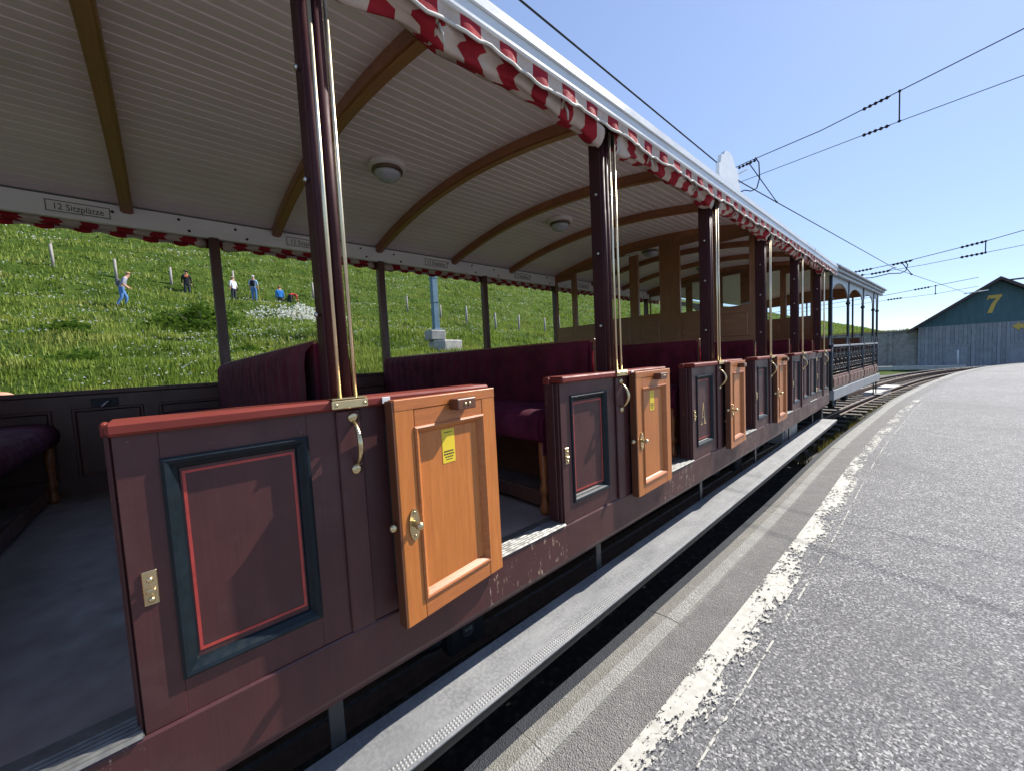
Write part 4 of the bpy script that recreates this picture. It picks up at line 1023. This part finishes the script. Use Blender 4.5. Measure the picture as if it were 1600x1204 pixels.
for X in (0, W2+.04):
    for yy in PY2: po = a2('post', p2m, (X, yy, 0)); (X == 0) and obj('post_foot', brm, po)
    for a, b_ in zip(PY2[:-1], PY2[1:]):
        top_ = [(b_-.03, 2.659), (a+.03, 2.659), (a+.03, 2.30)]
        r_ = (b_-a-.06)/2
        arc = [(a+.03+r_*(1-math.cos(t)), 2.30+.27*math.sin(t)) for t in np.linspace(0.05, PI-.05, 15)]
        a2('arch', MB().prism(top_+arc+[(b_-.03, 2.30)], 'x', X-.03, X-.012).mesh('arch', 'coach2_grey'))
    a2('hand_rail', MB().box(X-.045, X+.012, -.01, E2, 1.40, 1.437, .006).mesh('hand_rail', 'coach2_grey'))
def scroll(cx, cz, r, dirn, turns=1.4, up=1):
    return [(-.02, cx+dirn*r*(1-t*.82)*math.cos(turns*2*PI*t), cz+up*r*(1-t*.82)*math.sin(turns*2*PI*t)) for t in np.linspace(0, 1, 22)]
for a, b_ in zip(PY2[:-1], PY2[1:]):
    q = MB(); L = b_-a-.07; nb = max(1, round(L/.30)); w_ = L/nb
    q.tube([(-.02, a+.03, 1.37), (-.02, b_-.03, 1.37)], .009, 5).tube([(-.02, a+.03, .93), (-.02, b_-.03, .93)], .009, 5)
    for i in range(nb):
        c_ = a+.035+w_*(i+.5); q.tube([(-.02, c_+w_/2, .9), (-.02, c_+w_/2, 1.4)], .010, 5)
        for sgn in (-1, 1):
            q.tube(scroll(c_+sgn*w_*.23, 1.24, w_*.20, sgn), .0095, 5); q.tube(scroll(c_+sgn*w_*.23, 1.04, w_*.20, sgn, 1.4, -1), .0095, 5)
        q.lathe([(.001, -.02), (.035, -.005), (.035, .005), (.001, .02)], (-.02, c_, 1.14), 'x', 8)
    a2('iron_scrollwork', q.mesh('iron_scrollwork', 'black_iron'))
    pn = a2('lower_panel', MB().box(-.03, .0, a+.03, b_-.03, .645, .885, .004).mesh('lower_panel', 'coach2_brown'))
    n3 = max(2, round(L/.36))
    for i in range(n3):
        u0 = a+.05+L*i/n3; u1 = u0+L/n3-.04
        obj('raised_panel', MB().box(.0, .018, u0, u1, .69, .84, .012).mesh('raised_panel', 'coach2_brown'), pn)
    a2('far_lower_panel', MB().box(W2+.01, W2+.04, a+.03, b_-.03, .645, 1.39, .004).mesh('far_lower_panel', 'coach2_brown'))
for yy in (.75, 2.2, 3.7):
    b2 = a2('bench', MB().box(W2+.12, -.16, yy-.02, yy+.02, .62, 1.58, .008).mesh('bench', 'coach2_brown'))
    obj('seat', MB().box(W2+.12, -.16, yy-.40, yy+.40, 1.0, 1.045, .01).mesh('seat', 'coach2_brown'), b2)
a2('end_wall', MB().box(W2+.05, -.06, E2-.03, E2, .62, 1.42, .004).mesh('end_wall', 'coach2_brown'))
a2('end_header', MB().prism([(W2+.04, 2.66), (-.05, 2.66)]+[(x, zc2(x)-.013) for x in np.linspace(-.05, W2+.04, 13)], 'y', E2-.03, E2).mesh('end_header', 'partition_wood_h'))
for X in (-.5, -1.0, -1.5, -2.0, -2.5): a2('end_post', MB().tube([(X, E2-.015, 1.42), (X, E2-.015, 2.66)], .02, 8).mesh('end_post', 'coach2_blue'))
wh2 = MB().lathe([(.05, -.12), (.30, -.10), (.34, -.085), (.34, -.06), (.31, -.055), (.305, .0), (.26, .01), (.24, -.02), (.09, -.03), (.08, .03), (.03, .04)], (0, 0, 0), 'x', 28).mesh('wheel', 'black_iron')
for yy in (.55, 4.2):
    a2('wheel', wh2, (-.74, yy, .09)); a2('axle', MB().tube([(-2.2, yy, .09), (-.84, yy, .09)], .05, 8).mesh('axle', 'black_grease'))
    a2('axle_box', MB().box(-.60, -.48, yy-.1, yy+.1, .0, .3, .02).mesh('axle_box', 'black_grease'))
for xa in (-.66, -2.4): a2('frame_beam', MB().box(xa, xa+.1, .05, E2, .18, .46).mesh('frame_beam', 'black_grease'))
a2('step', MB().box(-.05, .12, 4.45, 4.95, .12, .15, .004).tube([(-.02, 4.5, .15), (-.02, 4.5, .46)], .014, 6).tube([(-.02, 4.9, .15), (-.02, 4.9, .46)], .014, 6).mesh('step', 'black_iron'))
a2('coupling', MB().box(-1.60, -1.40, -.75, .1, .25, .38, .01).mesh('coupling', 'black_iron'))
for i, X in enumerate((-.75, -2.2)): a2('buffer', MB().lathe([(.06, -.45), (.06, -.1), (.16, -.08), (.16, 0)], (X, -.02, .38), 'y', 18).mesh('buffer', 'black_iron'))

# ------------------------------------------------------------ overhead line
def insul(q, p, d, n=5, r=.045, L=.30, mi=1):
    p = Vector(p); d = Vector(d).normalized(); pts = []; rs = []
    for i in range(4*n+1):
        t = i/(4*n); pts.append(p+d*L*(t-.5)); rs.append(r*(.35+.65*(i % 4 in (1, 2))))
    q.tube(pts, rs, 8, mi)
def sag(p0, p1, s_, n=14): return [(p0[0]+(p1[0]-p0[0])*t, p0[1]+(p1[1]-p0[1])*t, p0[2]+(p1[2]-p0[2])*t-s_*4*t*(1-t)) for t in np.linspace(0, 1, n)]
cw = MB().tube([(-1.45, -30, 4.9), (-1.5, 2.8, 4.9), (-1.50, 9.0, 4.86), (-.06, 26, 4.84), (2.8, 46.5, 4.9), (6, 62, 4.95)], .011, 6)
tag(obj('contact_wire', cw.mesh('contact_wire', 'wire')), 'dark overhead contact wire running above the carriages towards the shed', 'wire')
def span(y, data, lbl, sc_=1.0):
    r_ = root('span_wire', (data['a'][0][0], y, data['a'][0][2]), lbl, 'overhead wires', 'cross-span wires over the platform')
    u, l_ = data['a'], data['b']; q = MB()
    q.tube(u, .0075*sc_, 6)
    P0(r_, 'upper_cable', q.mesh('upper_cable', 'wire'))
    P0(r_, 'lower_cable', MB().tube(l_, .0055*sc_, 6).mesh('lower_cable', 'wire'))
    for p, d in data['ins']: q = MB(); insul(q, p, d, mi=0, r=.028*sc_, L=.34*sc_); P0(r_, 'insulator', q.mesh('insulator', 'insulator'))
    for p, p2 in data['drop']: P0(r_, 'dropper', MB().tube([p, p2], .010*sc_, 6).sphere(p, .022*sc_).sphere(p2, .022*sc_).mesh('dropper', 'wire'))
    for p, p2 in data['reg']: P0(r_, 'steady_arm', MB().tube([p, p2], .014*sc_, 6).mesh('steady_arm', 'clip_white'))
    for pts_ in data['loop']: P0(r_, 'jumper', MB().tube(pts_, .011*sc_, 6).mesh('jumper', 'wire'))
    return r_
y = 9.0
span(y, dict(a=[(-9, y, 4.6), (-4, y, 4.9), (-1.36, y, 5.19), (-.2, y, 5.26), (.78, y, 5.41), (1.97, y, 5.59), (6, y, 6.4), (12, y, 7.9)],
            b=[(-9, y, 4.55), (-4, y, 4.72), (-1.63, y, 4.84), (.79, y, 4.946), (1.98, y, 4.978), (6, y, 5.2), (12, y, 5.7)],
            ins=[((.52, y, 5.365), (1, 0, .14)), ((.52, y, 4.93), (1, 0, .04)), ((-1.36, y, 5.15), (1, 0, .1))],
            drop=[((.79, y, 5.41), (.79, y, 4.95)), ((-1.33, y, 5.15), (-1.33, y+2.0, 4.862))],
            reg=[((-1.36, y, 5.05), (-1.95, y, 4.92))],
            loop=[[(-1.22, y, 5.22), (-1.16, y, 5.1), (-1.15, y, 4.8), (-1.2, y, 4.62), (-1.3, y, 4.6), (-1.42, y, 4.66), (-1.75, y, 4.60)]]),
     'nearer pair of cross-span cables with insulators, high over the platform')
y = 26.0
span(y, dict(a=[(-12, y, 4.3), (-4, y, 4.83), (-1.42, y, 5.0), (.14, y, 5.12), (2.59, y, 5.45), (3.56, y, 5.63), (8, y, 6.5), (16, y, 8.5)],
            b=[(-12, y, 4.2), (-4, y, 4.55), (-1.66, y, 4.78), (.8, y, 4.85), (2.60, y, 4.975), (3.57, y, 5.046), (8, y, 5.4), (16, y, 6.1)],
            ins=[((2.25, y, 5.40), (1, 0, .13)), ((2.25, y, 4.95), (1, 0, .06)), ((.14, y, 5.10), (1, 0, .1)), ((-1.2, y, 5.02), (1, 0, .06)), ((-.6, y, 4.80), (1, 0, .05)), ((-1.5, y, 4.79), (1, 0, .05))],
            drop=[((2.60, y, 5.45), (2.60, y, 4.975)), ((.14, y, 5.08), (.36, y+3, 4.85))],
            reg=[((-.05, y, 4.95), (-.35, y, 4.83))],
            loop=[[(.24, y, 5.16), (.32, y, 4.95), (.26, y, 4.7), (.1, y, 4.62), (-.3, y, 4.68), (-.9, y, 4.60), (-1.3, y, 4.66)]]),
     'middle pair of cross-span cables with insulators, meeting the contact wire left of the shed', 2.0)
y = 38.0
span(y, dict(a=[(-14, y, 4.0), (-4, y, 4.55), (-.9, y, 4.72), (1.2, y, 4.95), (3.0, y, 5.15)], b=[(-14, y, 3.9), (-4, y, 4.2), (-.9, y, 4.36), (1.2, y, 4.42), (3.0, y, 4.6)],
            ins=[((.6, y, 4.88), (1, 0, .1)), ((-.7, y, 4.38), (1, 0, .05))], drop=[((1.2, y, 4.95), (1.2, y, 4.42))], reg=[((3.4, y, 4.3), (2.4, y, 4.22))], loop=[]),
     'farthest pair of cross-span cables, just before the shed gable', 2.2)

# ------------------------------------------------------------ mast, steps, fence posts on the slope
def tz(x, y): return float(terrain(x, y))
mx_, my_ = -10.2, 6.95; mz = tz(mx_, my_)
ma = root('catenary_mast', (mx_, my_, mz), 'slender blue-grey steel mast on a concrete block, on the slope behind the carriage', 'mast')
P0(ma, 'mast_post', MB().box(-.09, .09, -.10, .10, .75, 8.0, .012).mesh('mast_post', 'mast_blue'), (mx_, my_, mz))
for zz in (.78, 1.7, 2.5, 3.4): P0(ma, 'mast_band', MB().box(-.10, .10, -.11, .11, zz, zz+.04, .004).mesh('mast_band', 'mast_blue'), (mx_, my_, mz))
P0(ma, 'base_plate', MB().box(-.21, .21, -.22, .22, .752, .775, .004).mesh('base_plate', 'mast_blue'), (mx_, my_, mz))
P0(ma, 'concrete_base', MB().box(-.22, .22, -.22, .26, -.5, .42, .04).box(-.24, .24, -.34, .22, .421, .75, .03).mesh('concrete_base', 'concrete'), (mx_, my_, mz))
sx_, sy_ = -8.6, 6.35
tag(obj('concrete_block', MB().box(-.25, .25, -.38, .38, -.4, .30, .03).mesh('concrete_block', 'stone_step'), None, (sx_, sy_, tz(sx_, sy_)), R(12)), 'low pale concrete block lying in the grass before the blue mast', 'block')
FP = [(-32.53, -4.23, 'before the walker with a backpack, leftmost on the slope'), (-31.7, -1.72, 'just behind the walker in grey with a backpack'), (-31.35, .73, 'left of the person in the black jacket'), (-31.56, 3.97, 'beside the person in the straw hat'), (-30.48, 8.77, 'to the right of the person in red'),
      (-26.97, 14.64, 'to the left of the blue mast, high on the slope'), (-23.83, 15.7, 'close behind the blue mast'), (-19.03, 14.63, 'first one to the right of the blue mast'), (-18.5, 16.58, 'second one to the right of the blue mast'), (-18.46, 18.66, 'third one to the right of the blue mast'), (-18.14, 21.03, 'fourth one to the right of the blue mast'), (-19.4, 24.1, 'seen through the partition panes')]
for i, (x, yy, l_) in enumerate(FP):
    h_ = rnd.uniform(1.05, 1.25); q = MB().tube([(0, 0, -.3), (rnd.uniform(-.04, .04), rnd.uniform(-.04, .04), h_)], [.075, .062], 7)
    tag(obj('fence_post', q.mesh('fence_post', 'fence_wood'), None, (x, yy, tz(x, yy))), 'weathered grey wooden fence post '+l_, 'fence post', 'fence posts on the meadow')
# bushes
def bush(name, x, yy, rx, ry, h_, n, leaf, mat, lbl, cat, grp=None):
    z = tz(x, yy); th = rg.uniform(0, 2*PI, n); u = rg.random(n)**.4; ph = rg.uniform(.05, PI/2, n)
    wob = 1+.25*np.sin(3*th+1.3)+.15*np.sin(7*th)
    X = x+rx*u*np.cos(th)*np.sin(ph)*wob; Y = yy+ry*u*np.sin(th)*np.sin(ph)*wob; Z = terrain(X, Y)+h_*u*np.cos(ph)*(1+.3*np.sin(5*th))
    V_, F_ = dots(np.stack([X, Y, Z], 1), leaf*rg.uniform(.6, 1.4, n))
    r_ = root(name, (x, yy, z), lbl, cat, grp)
    me = rawmesh('foliage', V_-np.array([x, yy, z]), F_, [mat]); obj('foliage', me, r_)
    st = MB()
    for k in range(7):
        a = k*.9; st.tube([(0, 0, -.1), (.3*rx*math.cos(a), .3*ry*math.sin(a), .3*h_), (.6*rx*math.cos(a), .6*ry*math.sin(a), .75*h_)], [.02, .014, .006], 5)
    obj('stem', st.mesh('stem', 'sleeper'), r_); return r_
bush('leafy_bush', -15.6, 1.0, .8, 1.4, .60, 1100, .075, 'bush_leaf', 'dark green leafy bush on the slope below the people, behind a carriage post', 'bush', 'bushes on the slope')
bush('leafy_bush', -8.9, -1.1, .5, .7, .32, 700, .045, 'bush_leaf', 'low dark green clump nearest the carriage rail, far left', 'bush', 'bushes on the slope')
bush('leafy_bush', -9.4, 1.4, .5, .7, .32, 700, .045, 'bush_leaf', 'low dark green clump close to the tufted red bench back', 'bush', 'bushes on the slope')
bush('leafy_bush', -12.6, -1.6, .5, .8, .36, 800, .055, 'bush_leaf', 'low dark green clump below the walker in grey', 'bush', 'bushes on the slope')
wf = bush('white_flower_bush', -22.2, 5.6, 1.6, 2.5, .85, 2300, .055, 'petal', 'spreading bush thick with white blossom below the people in blue and red', 'flowering bush')
n = 2600; th = rg.uniform(0, 2*PI, n); u = np.sqrt(rg.random(n)); X = 1.6*u*np.cos(th); Y = 2.3*u*np.sin(th); Z = .75*(1-u*u)*rg.random(n)
V_, F_ = dots(np.stack([X, Y, Z+terrain(X-22.2, Y+5.6)-tz(-22.2, 5.6)], 1), .07*np.ones(n)); obj('leaves', rawmesh('leaves', V_, F_, ['bush_leaf']), wf)

# ------------------------------------------------------------ people on the hillside
def person(loc, face, H, pose, cols, lbl, extras):
    """face: heading in radians (0 = +Y turning towards -X); pose: joint offsets in units of body height"""
    J = dict(pel=(0, 0, .52), wst=(0, 0, .60), chs=(0, 0, .74), nek=(0, 0, .845), hd0=(0, .012, .885), hd1=(0, .015, .955), nose=(0, .062, .915),
             sL=(-.105, 0, .80), eL=(-.135, -.01, .64), wL=(-.13, .03, .50), hL=(-.128, .04, .455), sR=(.105, 0, .80), eR=(.135, -.01, .64), wR=(.13, .03, .50), hR=(.128, .04, .455),
             pL=(-.05, 0, .50), kL=(-.055, .01, .28), aL=(-.055, -.01, .045), tL=(-.06, .075, .02), pR=(.05, 0, .50), kR=(.055, .01, .28), aR=(.055, -.01, .045), tR=(.06, .075, .02))
    J.update(pose)
    Rr = dict(pel=.078, wst=.072, chs=.084, nek=.032, hd0=.045, hd1=.046, nose=.009, sL=.038, eL=.027, wL=.02, hL=.024, sR=.038, eR=.027, wR=.02, hR=.024, pL=.055, kL=.040, aL=.026, tL=.022, pR=.055, kR=.040, aR=.026, tR=.022)
    Ed = [('pel', 'wst'), ('wst', 'chs'), ('chs', 'nek'), ('nek', 'hd0'), ('hd0', 'hd1'), ('hd0', 'nose'), ('chs', 'sL'), ('sL', 'eL'), ('eL', 'wL'), ('wL', 'hL'), ('chs', 'sR'), ('sR', 'eR'), ('eR', 'wR'), ('wR', 'hR'),
          ('pel', 'pL'), ('pL', 'kL'), ('kL', 'aL'), ('aL', 'tL'), ('pel', 'pR'), ('pR', 'kR'), ('kR', 'aR'), ('aR', 'tR')]
    nm = list(J); me = bpy.data.meshes.new('body'); me.from_pydata([tuple(c*H for c in J[k]) for k in nm], [(nm.index(a), nm.index(b_)) for a, b_ in Ed], [])
    o = bpy.data.objects.new('body', me); C.objects.link(o)
    o.modifiers.new('skin', 'SKIN'); sb = o.modifiers.new('sub', 'SUBSURF'); sb.levels = 2; sb.render_levels = 2
    for i, k in enumerate(nm):
        sv = me.skin_vertices[0].data[i]; sv.radius = (Rr[k]*H*(1.25 if k in ('pel', 'chs', 'wst') else 1), Rr[k]*H*(.85 if k in ('pel', 'chs', 'wst') else 1)); sv.use_root = (k == 'pel')
    dg = bpy.context.evaluated_depsgraph_get(); bm_ = bpy.data.meshes.new_from_object(o.evaluated_get(dg)); bpy.data.objects.remove(o)
    for c in ('skin', cols['shirt'], cols['legs'], 'shoe'): bm_.materials.append(MATS[c])
    P_ = {k: Vector(J[k])*H for k in nm}
    segs = [(a, b_) for a, b_ in Ed]
    for pf in bm_.polygons:
        c = pf.center; best = None; bd_ = 1e9
        for a, b_ in segs:
            A, B = P_[a], P_[b_]; d = B-A; t = max(0, min(1, (c-A).dot(d)/max(1e-9, d.length_squared))); dd = (c-(A+d*t)).length-.5*(Rr[a]*(1-t)+Rr[b_]*t)*H
            if dd < bd_: bd_ = dd; best = (a, b_, t)
        a, b_, t = best; pf.use_smooth = True
        if b_ in ('hd0', 'hd1', 'nose') or (b_ == 'nek' and t > .75) or b_ in ('hL', 'hR') or (b_ in ('wL', 'wR') and not cols.get('long')): mi = 0
        elif b_ in ('tL', 'tR'): mi = 3
        elif b_[0] in 'pka' and b_ != 'chs': mi = 2
        elif b_ == 'wst' and t < .3: mi = 2
        else: mi = 1
        pf.material_index = mi
    r_ = root('person', loc, lbl, 'person', 'walkers on the hillside', rz=face); obj('body', bm_, r_)
    hc = P_['hd1']
    for kind, col in extras:
        q = MB()
        if kind == 'hat': q.lathe([(.115*H*.8, -.004), (.115*H*.8, .006), (.052*H, .014), (.05*H, .045), (.03*H, .06), (.004, .062)], hc+Vector((0, 0, .012*H)), 'z', 14)
        elif kind == 'cap': q.sphere(hc+Vector((0, 0, .012*H)), .053*H, 12, 8, sc_=(1, 1.08, .75)).box(hc.x-.035*H, hc.x+.035*H, hc.y+.03*H, hc.y+.10*H, hc.z+.006*H, hc.z+.014*H, .003)
        elif kind == 'hair': q.sphere(hc+Vector((0, -.014*H, .008*H)), .054*H, 12, 8, sc_=(1, 1, .95))
        elif kind == 'backpack':
            c_ = (P_['chs']+P_['wst'])/2+Vector((0, -.095*H, .01*H)); q.box(c_.x-.075*H, c_.x+.075*H, c_.y-.045*H, c_.y+.035*H, c_.z-.10*H, c_.z+.12*H, .03*H)
        elif kind == 'bag': c_ = P_['wR']; q.box(c_.x, c_.x+.06*H, c_.y-.06*H, c_.y+.06*H, c_.z-.01*H, c_.z+.11*H, .02*H)
        elif kind == 'scarf': c_ = P_['chs']; q.box(c_.x-.05*H, c_.x+.05*H, c_.y+.06*H, c_.y+.078*H, c_.z+.0*H, c_.z+.07*H, .01*H)
        nmk = {'hat': 'hat', 'cap': 'cap', 'hair': 'hair', 'backpack': 'backpack', 'bag': 'shoulder_bag', 'scarf': 'shirt_front'}[kind]
        obj(nmk, q.mesh(nmk, col), r_)
    return r_
bend = dict(wst=(0, .02, .60), chs=(0, .075, .73), nek=(0, .125, .825), hd0=(0, .15, .865), hd1=(0, .165, .93), nose=(0, .208, .885), sL=(-.105, .09, .785), sR=(.105, .09, .785), eL=(-.13, .08, .63), wL=(-.11, .17, .56), hL=(-.10, .20, .54), eR=(.13, .05, .63), wR=(.12, .13, .54), hR=(.11, .16, .51),
            kL=(-.055, .09, .30), aL=(-.055, .06, .05), tL=(-.06, .14, .02), kR=(.055, .0, .28), aR=(.055, -.11, .07), tR=(.06, -.04, .02))
TOCAM = math.atan2(-1, 0)   # facing +X
def pz(x, yy): return (x, yy, tz(x, yy)-.08)
person(pz(-24.2, -1.22), 0.0, 1.72, bend, dict(shirt='grey_shirt', legs='jeans'), 'walker in grey shirt, jeans and tan cap with a backpack, leaning forward', [('cap', 'tan_cap'), ('backpack', 'backpack_grey')])
person((-30.75, 1.45, tz(-30.75, 1.45)-.35), -PI/2, 1.72, {}, dict(shirt='black_cloth', legs='dark_trousers', long=1), 'person in black jacket and dark hat facing the train', [('hat', 'dark_hat'), ('scarf', 'orange_top')])
person((-29.6, 3.72, tz(-29.6, 3.72)-.14), PI/2+.6, 1.70, {}, dict(shirt='white_shirt', legs='dark_trousers'), 'person in white shirt and straw hat with a dark shoulder bag', [('hat', 'straw'), ('bag', 'black_cloth')])
person((-29.9, 4.89, tz(-29.9, 4.89)-.14), PI/2-.4, 1.80, {}, dict(shirt='blue_shirt', legs='jeans'), 'grey-haired person in jeans with a black backpack', [('hair', 'grey_hair'), ('backpack', 'black_cloth')])
person((-29.6, 6.35, tz(-29.6, 6.35)-.45), PI/2, 1.70, {}, dict(shirt='blue_jacket', legs='dark_trousers', long=1), 'brown-haired person in bright blue jacket behind the white blossom', [('hair', 'brown_hair')])
stoop = dict(wst=(0, .05, .58), chs=(0, .19, .60), nek=(0, .28, .585), hd0=(0, .32, .575), hd1=(0, .375, .55), nose=(0, .345, .515), sL=(-.105, .22, .59), sR=(.105, .22, .59), eL=(-.12, .25, .43), wL=(-.10, .30, .32), hL=(-.10, .31, .28), eR=(.12, .25, .43), wR=(.10, .30, .32), hR=(.10, .31, .28))
person((-30.0, 7.05, tz(-30.0, 7.05)-.42), .5, 1.65, stoop, dict(shirt='red_jacket', legs='dark_trousers', long=1), 'person in red jacket stooping to the ground', [('hair', 'brown_hair')])
hp = person((-3.95, -1.02, -.345), 1.2, 1.73, {}, dict(shirt='white_shirt', legs='dark_trousers'), 'person beyond the far carriage side, only the pale crown of the head showing', [('hair', 'skin')])
hp['group'] = 'person beside the carriage'
